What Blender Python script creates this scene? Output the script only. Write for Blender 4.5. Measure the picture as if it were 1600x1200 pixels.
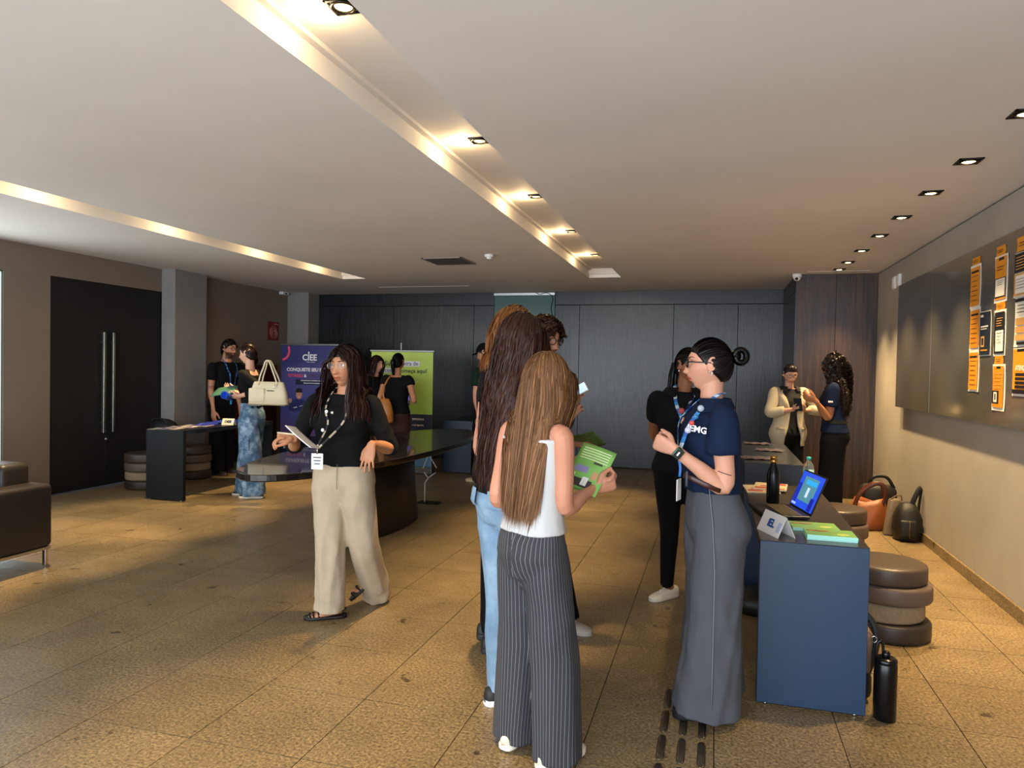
import bpy, bmesh, math, random
import numpy as np
from mathutils import Vector, Matrix

for o in list(bpy.data.objects): bpy.data.objects.remove(o)
SC = bpy.context.scene
COL = SC.collection
rnd = random.Random(7)
R = math.radians

# ------------------------------------------------------------------ camera
H = 1.49
F_PX = 1124.4
YAW, PITCH, ROLL = 0.27507, -0.020865, 0.018623
def cam_basis():
    cy, sy, cp, sp = math.cos(YAW), math.sin(YAW), math.cos(PITCH), math.sin(PITCH)
    f = Vector((-sy*cp, cy*cp, sp)); r = Vector((cy, sy, 0)); u = r.cross(f)
    cr, sr = math.cos(ROLL), math.sin(ROLL)
    return (r*cr+u*sr), (u*cr-r*sr), f
_r, _u, _f = cam_basis()
cd = bpy.data.cameras.new('camera'); cam = bpy.data.objects.new('camera', cd); COL.objects.link(cam)
cd.sensor_width = 36; cd.sensor_fit = 'HORIZONTAL'; cd.lens = 36*F_PX/1600; cd.clip_start = 0.05; cd.clip_end = 200
m = Matrix.Identity(4)
for i in range(3):
    m[i][0] = _r[i]; m[i][1] = _u[i]; m[i][2] = -_f[i]
m[2][3] = H
cam.matrix_world = m
SC.camera = cam
def at(x, y, Y):
    """world point seen at photo pixel x,y at depth Y (used once, to measure positions)"""
    d = _r*((x-800)/F_PX)+_u*((600-y)/F_PX)+_f
    return np.array([0, 0, H])+np.array(d)*(Y/d.y)
def atz(x, y, z=0.0):
    d = _r*((x-800)/F_PX)+_u*((600-y)/F_PX)+_f
    return np.array([0, 0, H])+np.array(d)*((z-H)/d.z)
SC.view_settings.view_transform = 'Standard'; SC.view_settings.look = 'None'
SC.view_settings.gamma = 1; SC.view_settings.use_curve_mapping = False
SC.view_settings.exposure = 0.38

# ------------------------------------------------------------------ world and light
w = bpy.data.worlds.new('world'); SC.world = w; w.use_nodes = True
w.node_tree.nodes['Background'].inputs[0].default_value = (0.62, 0.76, 1.0, 1)
w.node_tree.nodes['Background'].inputs[1].default_value = 0.9
def area(name, loc, size, power, color, rot):
    l = bpy.data.lights.new(name, 'AREA'); l.shape = 'RECTANGLE'; l.size, l.size_y = size
    l.energy = power; l.color = color
    o = bpy.data.objects.new(name, l); o.location = loc; o.rotation_euler = rot; COL.objects.link(o); return o
area('daylight_from_entrance', (-2.6, -2.45, 1.35), (8.6, 2.5), 450, (0.84, 0.92, 1.0), (R(90), 0, 0))
area('daylight_through_left_window', (-6.93, 4.78, 1.40), (1.7, 1.9), 24, (0.84, 0.93, 1.0), (R(90), 0, R(-90)))
WARM = (1.0, 0.71, 0.36)

# ------------------------------------------------------------------ materials
def lin(c):
    if isinstance(c, str):
        c = c.lstrip('#'); c = [int(c[i:i+2], 16)/255 for i in (0, 2, 4)]
    return tuple((v/12.92 if v <= .04045 else ((v+.055)/1.055)**2.4) for v in c)
_M = {}
class NT:
    def __init__(s, m):
        s.t = m.node_tree; s.b = s.t.nodes['Principled BSDF']
    def n(s, typ, **kw):
        nd = s.t.nodes.new(typ)
        for k, v in kw.items():
            if k.startswith('i_'):
                key = k[2:]; key = int(key) if key.isdigit() else key.replace('_', ' ')
                nd.inputs[key].default_value = v
            else: setattr(nd, k, v)
        return nd
    def l(s, a, b): s.t.links.new(a, b)
    def ramp(s, fac, stops, interp='LINEAR'):
        r = s.n('ShaderNodeValToRGB'); r.color_ramp.interpolation = interp
        e = r.color_ramp.elements
        while len(e) < len(stops): e.new(0.5)
        for k, (p, c) in enumerate(stops):
            e[k].position = p; e[k].color = (*c, 1) if len(c) == 3 else c
        s.l(fac, r.inputs[0]); return r.outputs[0]
    def bump(s, h, strength, dist):
        b = s.n('ShaderNodeBump', i_Strength=strength, i_Distance=dist); s.l(h, b.inputs['Height'])
        s.l(b.outputs[0], s.b.inputs['Normal']); return b
def mat(name, color, rough=0.5, metal=0.0, var=0.0, vscale=6.0, stretch=(1, 1, 1), bump=0.0, bscale=60.0, bdist=0.002,
        emit=None, estr=1.0, coat=0.0, trans=0.0, alpha=1.0, spec=0.5, sss=0.0, attr=None, sheen=0.0, ior=1.45, aniso=0.0):
    if name in _M: return _M[name]
    m = bpy.data.materials.new(name); m.use_nodes = True; _M[name] = m
    k = NT(m); b = k.b; c = lin(color)
    b.inputs['Base Color'].default_value = (*c, 1); b.inputs['Roughness'].default_value = rough
    b.inputs['Metallic'].default_value = metal; b.inputs['Specular IOR Level'].default_value = spec
    b.inputs['Coat Weight'].default_value = coat; b.inputs['Coat Roughness'].default_value = .08
    b.inputs['Transmission Weight'].default_value = trans; b.inputs['Alpha'].default_value = alpha; b.inputs['IOR'].default_value = ior
    b.inputs['Sheen Weight'].default_value = sheen; b.inputs['Anisotropic'].default_value = aniso
    if sss: b.inputs['Subsurface Weight'].default_value = sss; b.inputs['Subsurface Radius'].default_value = (.012, .005, .003); b.inputs['Subsurface Scale'].default_value = 1.0
    tc = k.n('ShaderNodeTexCoord'); mp = k.n('ShaderNodeMapping'); mp.inputs['Scale'].default_value = stretch
    k.l(tc.outputs['Object'], mp.inputs[0])
    src = None
    if var or bump:
        if var:
            nz = k.n('ShaderNodeTexNoise', i_Scale=vscale, i_Detail=5.0, i_Roughness=.6); k.l(mp.outputs[0], nz.inputs['Vector'])
            lo = tuple(v*(1-var) for v in c); hi = tuple(min(1, v*(1+var)) for v in c)
            src = k.ramp(nz.outputs['Fac'], [(.3, lo), (.7, hi)])
        if bump:
            nb = k.n('ShaderNodeTexNoise', i_Scale=bscale, i_Detail=3.0); k.l(mp.outputs[0], nb.inputs['Vector'])
            k.bump(nb.outputs['Fac'], bump, bdist)
    if attr:
        a = k.n('ShaderNodeAttribute', attribute_name=attr); mx = k.n('ShaderNodeMix', data_type='RGBA', blend_type='MULTIPLY')
        mx.inputs[0].default_value = 1
        if src: k.l(src, mx.inputs[6])
        else: mx.inputs[6].default_value = (*c, 1)
        k.l(a.outputs['Color'], mx.inputs[7]); src = mx.outputs[2]
    if src: k.l(src, b.inputs['Base Color'])
    if emit is not None:
        b.inputs['Emission Color'].default_value = (*lin(emit), 1); b.inputs['Emission Strength'].default_value = estr
    return m

# ------------------------------------------------------------------ mesh building
def V(*a): return np.array(a, float)
def unit(v): v = np.asarray(v, float); return v/(np.linalg.norm(v)+1e-12)
class MB:
    """collects shapes for ONE mesh"""
    def __init__(s): s.v = []; s.f = []; s.m = []; s.n = 0
    def add(s, verts, faces, mi=0):
        verts = np.asarray(verts, float).reshape(-1, 3)
        s.v.append(verts); s.f += [tuple(i+s.n for i in f) for f in faces]; s.m += [mi]*len(faces); s.n += len(verts); return s
    def box(s, lo, hi, bev=0.0, mi=0, seg=1, M=None):
        lo, hi = np.minimum(lo, hi), np.maximum(lo, hi)
        if bev <= 0:
            x0, y0, z0 = lo; x1, y1, z1 = hi
            v = [(x0,y0,z0),(x1,y0,z0),(x1,y1,z0),(x0,y1,z0),(x0,y0,z1),(x1,y0,z1),(x1,y1,z1),(x0,y1,z1)]
            f = [(0,3,2,1),(4,5,6,7),(0,1,5,4),(1,2,6,5),(2,3,7,6),(3,0,4,7)]
        else:
            bm = bmesh.new(); bmesh.ops.create_cube(bm, size=1)
            for q in bm.verts: q.co = Vector([(lo[i]+hi[i])/2+q.co[i]*(hi[i]-lo[i]) for i in range(3)])
            bmesh.ops.bevel(bm, geom=bm.edges[:], offset=bev, segments=seg, affect='EDGES', profile=.5)
            bm.verts.index_update(); v = [tuple(q.co) for q in bm.verts]; f = [tuple(q.index for q in fc.verts) for fc in bm.faces]; bm.free()
        if M is not None: v = [tuple(M @ Vector(q)) for q in v]
        return s.add(v, f, mi)
    def loft(s, rings, cap=True, mi=0, closed=True):
        rings = [np.asarray(r) for r in rings]; n = len(rings[0]); v = np.concatenate(rings); f = []
        k = len(rings); m = n if closed else n-1
        for i in range(k-1):
            for j in range(m):
                a = i*n+j; b = i*n+(j+1) % n; f.append((a, b, b+n, a+n))
        if cap and closed: f.append(tuple(range(n))[::-1]); f.append(tuple((k-1)*n+j for j in range(n)))
        return s.add(v, f, mi)
    def tube(s, pts, rad, seg=8, flat=None, side=None, power=2.0, mi=0, cap=True):
        return s.loft(tube_rings(pts, rad, seg, flat, side, power), cap, mi)
    def lathe(s, prof, c=(0, 0, 0), seg=24, mi=0, axis='z', sx=1, sy=1):
        rings = []
        for r_, z in prof:
            t = np.arange(seg)*2*math.pi/seg
            if axis == 'z': rings.append(np.stack([c[0]+r_*sx*np.cos(t), c[1]+r_*sy*np.sin(t), c[2]+z+0*t], 1))
        return s.loft(rings, True, mi)
    def poly(s, pts2, z0, z1, mi=0, bev=0):
        n = len(pts2); p = np.asarray(pts2, float)
        rings = [np.c_[p, np.full(n, z0)], np.c_[p, np.full(n, z1)]]
        return s.loft(rings, True, mi)
    def ell(s, c, r, seg=16, rings=10, mi=0, M=None):
        v = []
        for i in range(1, rings):
            a = math.pi*i/rings
            for j in range(seg):
                b = 2*math.pi*j/seg; v.append((math.sin(a)*math.cos(b), math.sin(a)*math.sin(b), -math.cos(a)))
        v.append((0, 0, -1)); v.append((0, 0, 1)); f = []
        for i in range(rings-2):
            for j in range(seg):
                f.append((i*seg+j, i*seg+(j+1) % seg, (i+1)*seg+(j+1) % seg, (i+1)*seg+j))
        B = (rings-1)*seg
        for j in range(seg):
            f.append((B, (j+1) % seg, j)); f.append((B+1, (rings-2)*seg+j, (rings-2)*seg+(j+1) % seg))
        v = np.array(v)*np.array(r)
        if M is not None: v = v@np.array(M).T
        return s.add(v+np.array(c), f, mi)
    def xf(s, Mx):
        A = np.array(Mx); vv = np.concatenate(s.v); s.v = [vv@A[:3, :3].T+A[:3, 3]]; return s
    def mesh(s, name, mats, smooth=False, origin=(0, 0, 0)):
        me = bpy.data.meshes.new(name); vv = np.concatenate(s.v)-np.array(origin)
        me.from_pydata(vv.tolist(), [], s.f)
        for q in (mats if isinstance(mats, (list, tuple)) else [mats]): me.materials.append(q)
        me.polygons.foreach_set('material_index', s.m)
        if smooth: me.polygons.foreach_set('use_smooth', [True]*len(me.polygons))
        me.update(); return me
def tube_rings(pts, rad, seg=8, flat=None, side=None, power=2.0):
    pts = np.asarray(pts, float); n = len(pts)
    rx = np.broadcast_to(np.asarray(rad, float), (n,)); ry = rx if flat is None else np.broadcast_to(np.asarray(flat, float), (n,))
    T = np.gradient(pts, axis=0); T /= np.linalg.norm(T, axis=1)[:, None]+1e-12
    s0 = np.asarray(side, float) if side is not None else (V(1, 0, 0) if abs(T[0][0]) < .8 else V(0, 1, 0))
    t = np.arange(seg)*2*math.pi/seg; ct, st = np.cos(t), np.sin(t)
    cx = np.sign(ct)*np.abs(ct)**(2/power); cy = np.sign(st)*np.abs(st)**(2/power)
    out = []
    for i in range(n):
        si = s0[i] if s0.ndim == 2 else s0
        si = si-T[i]*np.dot(si, T[i]); si = unit(si); bi = np.cross(T[i], si)
        out.append(pts[i]+np.outer(cx*rx[i], si)+np.outer(cy*ry[i], bi))
        if s0.ndim == 1: s0 = si
    return out
def spline(pts, n):
    """catmull-rom through points (any columns)"""
    p = np.asarray(pts, float); p = p.reshape(len(p), -1); k = len(p)
    P = np.vstack([2*p[0]-p[1], p, 2*p[-1]-p[-2]]); out = []
    for u in np.linspace(0, k-1-1e-9, n):
        i = int(u); t = u-i; a, b, c, d = P[i], P[i+1], P[i+2], P[i+3]
        out.append(.5*((2*b)+(-a+c)*t+(2*a-5*b+4*c-d)*t*t+(-a+3*b-3*c+d)*t**3))
    return np.array(out)
def link(name, me, parent=None, loc=(0, 0, 0), rotz=0.0):
    o = bpy.data.objects.new(name, me); COL.objects.link(o); o.location = loc; o.rotation_euler = (0, 0, rotz)
    if parent: o.parent = parent
    return o
def part(name, mb, mats, parent=None, smooth=False, label=None, kind=None, world=False):
    org = (0, 0, 0)
    if world and parent is not None:
        org = np.array(parent.location)
        if parent.parent: org = org+np.array(parent.parent.location)
    o = link(name, mb.mesh(name, mats, smooth, org), parent)
    if label: o['label'] = label
    if kind: o['kind'] = kind
    return o
def tag(o, label, cat, group=None):
    o['label'] = label; o['category'] = cat
    if group: o['group'] = group
    return o
def thing(name, label, cat, loc=(0, 0, 0), rotz=0.0, group=None):
    return tag(link(name, None, None, loc, rotz), label, cat, group)
def struct(name, mb, mats, smooth=False):
    o = part(name, mb, mats, None, smooth); o['kind'] = 'structure'; return o
def sbevel(o, w_=.004, seg=2):
    b = o.modifiers.new('bevel', 'BEVEL'); b.width = w_; b.segments = seg; b.limit_method = 'ANGLE'; return o
def text_mesh(txt, size, mat_, parent, M, name='lettering', depth=.0006, align='CENTER', spacing=1.0, bold=0.0):
    cu = bpy.data.curves.new('t', 'FONT'); cu.body = txt; cu.size = size; cu.align_x = align; cu.align_y = 'CENTER'
    cu.extrude = depth; cu.resolution_u = 2; cu.space_character = spacing; cu.offset = bold
    o = bpy.data.objects.new('t', cu); COL.objects.link(o)
    dg = bpy.context.evaluated_depsgraph_get(); me = bpy.data.meshes.new_from_object(o.evaluated_get(dg))
    bpy.data.objects.remove(o); me.materials.clear(); me.materials.append(mat_)
    me.transform(M)
    return link(name, me, parent)
def frame(o, x, y, z):
    """4x4 with given origin and axes"""
    m_ = Matrix.Identity(4)
    for i in range(3): m_[i][0] = x[i]; m_[i][1] = y[i]; m_[i][2] = z[i]; m_[i][3] = o[i]
    return m_
# ================================================================== ROOM SHELL
HC = 2.71
XR, XL, YB = 1.84, -7.0, 11.05
Y0 = -2.6
M_ceil = mat('ceiling_paint', '#e2dcd6', .75, var=.04, vscale=.8, bump=.15, bscale=3, bdist=.01)
M_wall = mat('grey_plaster', '#a39a8d', .75, var=.10, vscale=1.4, bump=.25, bscale=5, bdist=.006)
M_wallL = mat('taupe_plaster', '#7d7064', .8, var=.08, vscale=1.3, bump=.25, bscale=5, bdist=.006)
M_colm = mat('column_paint', '#85827e', .8, var=.05)
M_black = mat('black_gap', '#0c0b0b', .9)
def granite():
    m = bpy.data.materials.new('flamed_granite'); m.use_nodes = True; k = NT(m)
    g = k.n('ShaderNodeNewGeometry'); oi = k.n('ShaderNodeObjectInfo')
    n1 = k.n('ShaderNodeTexNoise', i_Scale=75.0, i_Detail=4.0, i_Roughness=.75); k.l(g.outputs['Position'], n1.inputs[0])
    n2 = k.n('ShaderNodeTexNoise', i_Scale=2.2, i_Detail=4.0, i_Roughness=.6); k.l(g.outputs['Position'], n2.inputs[0])
    n3 = k.n('ShaderNodeTexNoise', i_Scale=9.0, i_Detail=6.0, i_Roughness=.7); k.l(g.outputs['Position'], n3.inputs[0])
    c1 = k.ramp(n1.outputs[0], [(.36, lin('#50402b')), (.46, lin('#766448')), (.56, lin('#8e7b58')), (.68, lin('#ab9770'))])
    c2 = k.ramp(n2.outputs[0], [(.3, (.74, .72, .68)), (.7, (1.08, 1.06, 1.04))])
    mx = k.n('ShaderNodeMix', data_type='RGBA', blend_type='MULTIPLY'); mx.inputs[0].default_value = 1
    k.l(c1, mx.inputs[6]); k.l(c2, mx.inputs[7])
    # tile to tile tone
    t = k.ramp(oi.outputs['Random'], [(0, (.90, .89, .87)), (1, (1.06, 1.05, 1.04))])
    mt = k.n('ShaderNodeMix', data_type='RGBA', blend_type='MULTIPLY'); mt.inputs[0].default_value = 1
    k.l(mx.outputs[2], mt.inputs[6]); k.l(t, mt.inputs[7])
    # dark trodden stains and specks
    n4 = k.n('ShaderNodeTexNoise', i_Scale=5.5, i_Detail=3.0, i_Roughness=.55); k.l(g.outputs['Position'], n4.inputs[0])
    mm = k.n('ShaderNodeMath', operation='MULTIPLY'); k.l(n3.outputs[0], mm.inputs[0]); k.l(n4.outputs[0], mm.inputs[1])
    c3 = k.ramp(mm.outputs[0], [(.128, (.16, .11, .06)), (.150, (1, 1, 1))])
    ms = k.n('ShaderNodeMix', data_type='RGBA', blend_type='MULTIPLY'); ms.inputs[0].default_value = .8
    k.l(mt.outputs[2], ms.inputs[6]); k.l(c3, ms.inputs[7]); k.l(ms.outputs[2], k.b.inputs['Base Color'])
    rr = k.ramp(n3.outputs[0], [(.3, (.30,)*3), (.7, (.46,)*3)]); k.l(rr, k.b.inputs['Roughness'])
    k.bump(n1.outputs[0], .30, .003); return m
M_gran = granite()
M_grout = mat('dark_grout', '#2b2217', .9)
# floor: mortar bed plus one object per tile
fb = MB(); fb.box((XL-.3, Y0, -.12), (XR+.3, YB+.2, -.006)); FLOOR = struct('floor', fb, M_grout)
TX, TY, TO, TYO = .5015, .516, .029, 2.383
tm = MB(); g_ = .0020; tm.box((g_, g_, -.03), (TX-g_, TY-g_, 0)); TILE = tm.mesh('tile', M_gran)
cells = []
for i in range(-14, 4):
    for j in range(-9, 17):
        x0, y0 = TO+i*TX, TYO+j*TY
        cx, cy = x0+TX/2, y0+TY/2
        if x0 > XR or x0+TX < XL-.2 or y0+TY < Y0 or y0 > YB: continue
        d = Vector((cx, cy, -H)); zc = d.dot(_f); vis = zc > .3 and -1000 < d.dot(_r)/zc*F_PX < 1000 and abs(d.dot(_u)/zc*F_PX) < 760
        cells.append((not vis, cx*cx+cy*cy, x0, y0))
cells.sort()
rest = MB()
for k_, (nv, d_, x0, y0) in enumerate(cells):
    if k_ < 296 and not nv:
        o = link('tile', TILE, FLOOR, (x0, y0, rnd.uniform(-.0006, 0)))
    else:
        xa, xb = x0+g_, min(x0+TX-g_, XR); rest.box((xa, y0+g_, -.03), (xb, y0+TY-g_, 0))
part('tile_field', rest, M_gran, FLOOR, kind='stuff')
# ceiling with two recessed light troughs (strips of slab around the openings)
TD = .115
T1 = (-1.63, -1.21, -1.9, 9.42)   # x0,x1,y0,y1
T2 = (-5.08, -4.72, -1.9, 9.12)
cb = MB(); ZT = HC+.4
def slab(x0, x1, y0, y1): cb.box((x0, y0, HC), (x1, y1, ZT))
slab(XL-.3, T2[0], Y0, YB+.2); slab(T2[1], T1[0], Y0, YB+.2); slab(T1[1], XR+.3, Y0, YB+.2)
for t in (T1, T2):
    slab(t[0], t[1], Y0, t[2]); slab(t[0], t[1], t[3], YB+.2); cb.box((t[0], t[2], HC+TD), (t[1], t[3], ZT))
    cb.box((t[0]+.0, t[2], HC+TD-.02), (t[0]+.035, t[3], HC+TD+.01))     # small shadow step
    cb.box((t[0], t[3]-.03, HC+.045), (t[1], t[3]+.001, HC+TD))
struct('ceiling', cb, M_ceil)
# right wall
rb = MB(); rb.box((XR, Y0, 0), (XR+.2, YB, HC-.012)); struct('wall_right', rb, M_wall)
gb = MB(); gb.box((XR+.012, Y0, HC-.014), (XR+.2, YB, HC)); struct('trim_1', gb, M_black)
# left wall with door opening, window slit
lb = MB(); XLo = XL
lb.box((XL-.25, Y0, 0), (XL, 3.9, HC)); lb.box((XL-.25, 3.9, 2.40), (XL, 5.66, HC)); lb.box((XL-.25, 3.9, 0), (XL, 5.66, .35))
lb.box((XL-.25, 5.66, 0), (XL, 6.2, HC)); lb.box((XL-.25, 6.2, 2.415), (XL, 7.84, HC)); lb.box((XL-.25, 7.84, 0), (XL, YB, HC))
struct('wall_left', lb, M_wallL)
cm = MB(); cm.box((XL-.02, 7.84, 0), (-6.79, 8.44, HC)); struct('wall_column_left', cm, M_colm)
cm = MB(); cm.box((XL-.02, 10.72, 0), (-6.60, YB, HC)); struct('wall_column_corner', cm, M_colm)
# window with daylight
wf = MB(); M_alu = mat('aluminium', '#8b8b88', .4, 1.0)
for z in (.35, 2.385): wf.box((XL-.05, 3.9, z), (XL-.01, 5.66, z+.015))
for y in (3.9, 4.78, 5.65): wf.box((XL-.05, y, .35), (XL-.01, y+.01, 2.40))
wn = struct('window_1', wf, M_alu)
pm = MB(); pm.box((XL-.03, 3.91, .365), (XL-.02, 5.65, 2.385))
part('pane', pm, mat('frosted_pane', '#cfe0d8', .35, emit='#b9cfc6', estr=.9), wn)
# double door on the left wall
def wood(name, c0, c1, c2, rough=.38, coat=.0, scale=1.0):
    m_ = bpy.data.materials.new(name); m_.use_nodes = True; k = NT(m_)
    tc = k.n('ShaderNodeTexCoord'); mp = k.n('ShaderNodeMapping'); mp.inputs['Scale'].default_value = (9*scale, 9*scale, .55)
    oi = k.n('ShaderNodeObjectInfo'); ad = k.n('ShaderNodeVectorMath', operation='ADD'); k.l(tc.outputs['Object'], ad.inputs[0]); k.l(oi.outputs['Random'], ad.inputs[1])
    k.l(ad.outputs[0], mp.inputs[0])
    n1 = k.n('ShaderNodeTexNoise', i_Scale=2.2, i_Detail=6.0, i_Roughness=.6, i_Distortion=.9); k.l(mp.outputs[0], n1.inputs[0])
    mp2 = k.n('ShaderNodeMapping'); mp2.inputs['Scale'].default_value = (70, 70, 2.0); k.l(tc.outputs['Object'], mp2.inputs[0])
    n2 = k.n('ShaderNodeTexNoise', i_Scale=3.0, i_Detail=4.0); k.l(mp2.outputs[0], n2.inputs[0])
    c = k.ramp(n1.outputs[0], [(.34, lin(c0)), (.5, lin(c1)), (.66, lin(c2))]); k.l(c, k.b.inputs['Base Color'])
    k.b.inputs['Roughness'].default_value = rough; k.b.inputs['Coat Weight'].default_value = coat
    ma = k.n('ShaderNodeMath', operation='ADD'); k.l(n1.outputs[0], ma.inputs[0]); k.l(n2.outputs[0], ma.inputs[1])
    k.bump(ma.outputs[0], .35, .004); return m_
M_darkwood = wood('dark_stained_oak', '#0d0e11', '#16181c', '#212429', .30)
M_brownwood = wood('brown_stained_oak', '#21150e', '#332116', '#46301f', .40)
M_door = wood('black_brown_veneer', '#0a0807', '#0d0a08', '#120d0b', .75)
M_steel = mat('brushed_steel', '#c4c2be', .28, 1.0, bump=.05, bscale=200)
for y0, y1, n_ in ((6.205, 6.953, 1), (6.954, 7.835, 2)):
    d = MB(); d.box((XL-.06, y0+.003, .008), (XL-.010, y1+(.003 if n_ == 2 else -.001), 2.413), .002); dd = struct('door_%d' % n_, d, M_door)
    hy = 6.885 if n_ == 1 else 7.022
    hb = MB(); hb.box((XL+.022, hy-.017, .645), (XL+.052, hy+.017, 1.835), .002)
    for z in (.76, 1.72): hb.tube([(XL-.02, hy, z), (XL+.03, hy, z)], .008, 8)
    part('door_handle', hb, M_steel, dd, False)
    if n_ == 2:
        kb = MB(); kb.tube([(XL-.015, 6.965, .56), (XL+.0, 6.965, .56)], .018, 16); part('door_lock', kb, M_steel, dd, True)
# back wall: dark oak panels
bb = MB(); bb.box((-7.0, YB+.03, 0), (XR, YB+.2, HC)); struct('wall_back', bb, M_black); WB = bpy.data.objects['wall_back']
def panel(x0, x1, z0, z1, m_=None, dy=0.0):
    p = MB(); p.box((x0+.002, YB+dy, z0), (x1-.002, YB+.032, z1), .0025); return part('panel', p, m_ or M_darkwood, WB)
xs = [-6.60, -5.19, -3.78, -3.44]
for a, b in zip(xs[:-1], xs[1:]): panel(a, b, .012, 2.50)
panel(-6.60, -3.44, 2.507, HC, None, .006)
xs = [-2.44, -2.05, -.62, .30, .93]
for a, b in zip(xs[:-1], xs[1:]): panel(a, b, .012, 2.50)
panel(-2.44, .93, 2.507, HC, None, .006)
# teal glazed panel in the back wall
tg = MB(); tg.box((-3.435, YB-.005, .01), (-2.445, YB+.03, 2.655), .002)
tp = part('glass_panel', tg, mat('teal_glass', '#55706c', .12, coat=.6), WB, label='blue-green glass panel')
tr = MB(); tr.box((-3.44, YB-.03, 2.655), (-2.44, YB+.03, 2.70), .004); part('rail', tr, M_steel, WB, label='pale metal rail above the glass')
ca = MB(); ca.tube(spline([(-2.75, YB-.04, 2.70), (-2.68, YB-.05, 2.668), (-2.60, YB-.04, 2.69), (-2.52, YB-.045, 2.67), (-2.475, YB-.02, 2.60), (-2.50, YB-.02, 2.45), (-2.47, YB-.02, 2.25), (-2.475, YB-.02, 1.9)], 40), .005, 6)
part('cable', ca, M_black, WB, True)
# brown oak clad column in the right back corner
pb = MB(); pb.box((.935, 9.447, 0), (XR, YB, HC)); WC = struct('wall_corner_column', pb, M_black); WC = bpy.data.objects['wall_corner_column']
for a, b in ((.93, 1.38), (1.38, 1.838)):
    p = MB(); p.box((a+.001, 9.43, .006), (b-.001, 9.45, HC-.003), .002); part('panel', p, M_brownwood, WC)
for a, b in ((9.43, 10.25), (10.25, YB)):
    for z0, z1 in ((.006, 2.50), (2.507, HC-.003)):
        p = MB(); p.box((.92, a+.001, z0), (.94, b-.001, z1), .002); part('panel', p, M_darkwood, WC)
# baseboards of granite along the right wall
sk = MB()
yy = Y0
while yy < 9.4:
    y2 = min(yy+1.03, 9.43); sk.box((XR-.018, yy+.001, 0), (XR, y2-.001, .085), .002); yy = y2
struct('baseboard_right', sk, M_gran)
sk = MB(); sk.box((XL, 5.6, 0), (XL+.015, 6.2, .085), .002); struct('baseboard_left', sk, M_gran)
# entrance wall far behind the viewer: posts either side of the wide glazed opening
eb = MB(); eb.box((XL-.25, Y0-.15, 0), (XL+.1, Y0, HC)); eb.box((XR-.1, Y0-.15, 0), (XR+.2, Y0, HC)); struct('wall_entrance', eb, M_wallL)

# ================================================================== CEILING FIXTURES
M_lampblk = mat('lamp_black', '#15120f', .5, .3)
M_lens = mat('lamp_lens', '#fff2cf', .3, emit='#ffe2a0', estr=14)
M_lens2 = mat('lamp_lens_side', '#e9dcc0', .2, emit='#ffe2a0', estr=2.0)
M_gold = mat('lamp_bezel', '#2a2218', .35, .7)
def downlight(x, y, z, label, group, trough=False, power=26, tilt=(0, 0), size=.062, angle=88, blend=.55):
    t = thing('downlight', label, 'ceiling light', (x, y, z), 0, group)
    s_ = size
    fr = MB()
    for a, b, c, d in ((-s_, -s_, s_, -s_*.82), (-s_, s_*.82, s_, s_), (-s_, -s_, -s_*.82, s_), (s_*.82, -s_, s_, s_)):
        fr.box((a, b, -.006), (c, d, .001))
    fr.box((-s_*.84, -s_*.84, -.001), (s_*.84, s_*.84, .002)); part('frame', fr, M_lampblk, t)
    rg = MB(); rg.tube([(.043*math.cos(a), .043*math.sin(a), -.006) for a in np.linspace(0, 2*math.pi, 25)], .006, 6); part('lamp_ring', rg, M_gold, t, True)
    ln = MB(); ln.lathe([(.001, -.009), (.028, -.008), (.034, -.004), (.034, 0)], seg=20); part('lens', ln, M_lens2 if trough else M_lens, t, True)
    l = bpy.data.lights.new('spot', 'SPOT'); l.energy = power; l.color = WARM; l.spot_size = R(angle); l.spot_blend = blend; l.shadow_soft_size = .035
    lo = bpy.data.objects.new('spot', l); COL.objects.link(lo); lo.location = (0, 0, -.02); lo.rotation_euler = (R(tilt[0]), R(tilt[1]), 0); lo.parent = t
    return t
ordw = ['nearest the viewer', 'second from the viewer', 'third from the viewer', 'fourth from the viewer', 'fifth from the viewer', 'sixth from the viewer', 'second farthest, by the brown wood column', 'farthest, touching the brown wood column', '']
for i, y in enumerate((3.84, 4.62, 5.36, 6.14, 6.90, 7.70, 8.46, 9.02)):
    downlight(1.345, y, HC, 'lit square black recessed ceiling light of right-hand row, '+ordw[i], 'downlights along the right wall', power=205, angle=74, blend=.8)
tw = ['at the photo\'s top edge', 'nearest one seen whole', 'third along', 'fourth along', 'farthest, near the trough\'s end']
for i, y in enumerate((2.42, 4.02, 5.40, 6.83, 8.26)):
    downlight(-1.36, y, HC+TD, 'small square black spotlight inside the central ceiling trough, '+tw[i], 'spotlights in the central trough', trough=True, power=300, size=.055, tilt=(0, 3), angle=50, blend=.9)
    l = bpy.data.lights.new('trough_spill', 'POINT'); l.energy = 3.4; l.color = WARM; l.shadow_soft_size = .02; lo = bpy.data.objects.new('trough_spill', l); COL.objects.link(lo); lo.location = (-1.46, y, HC+TD-.035)
for i, y in enumerate((1.6, 3.0, 4.35, 5.75, 7.15, 8.4)):
    # the left trough's lamps sit behind its lip
    l = bpy.data.lights.new('trough_spot', 'SPOT'); l.energy = 260; l.color = WARM; l.spot_size = R(50); l.spot_blend = .5; l.shadow_soft_size = .035
    lo = bpy.data.objects.new('trough_spot', l); COL.objects.link(lo); lo.location = (-4.85, y, HC+TD-.03); lo.rotation_euler = (0, R(6), 0)
    l = bpy.data.lights.new('trough_spill', 'POINT'); l.energy = 3.4; l.color = WARM; l.shadow_soft_size = .02; lo = bpy.data.objects.new('trough_spill', l); COL.objects.link(lo); lo.location = (-4.85, y, HC+TD-.04)
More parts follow.
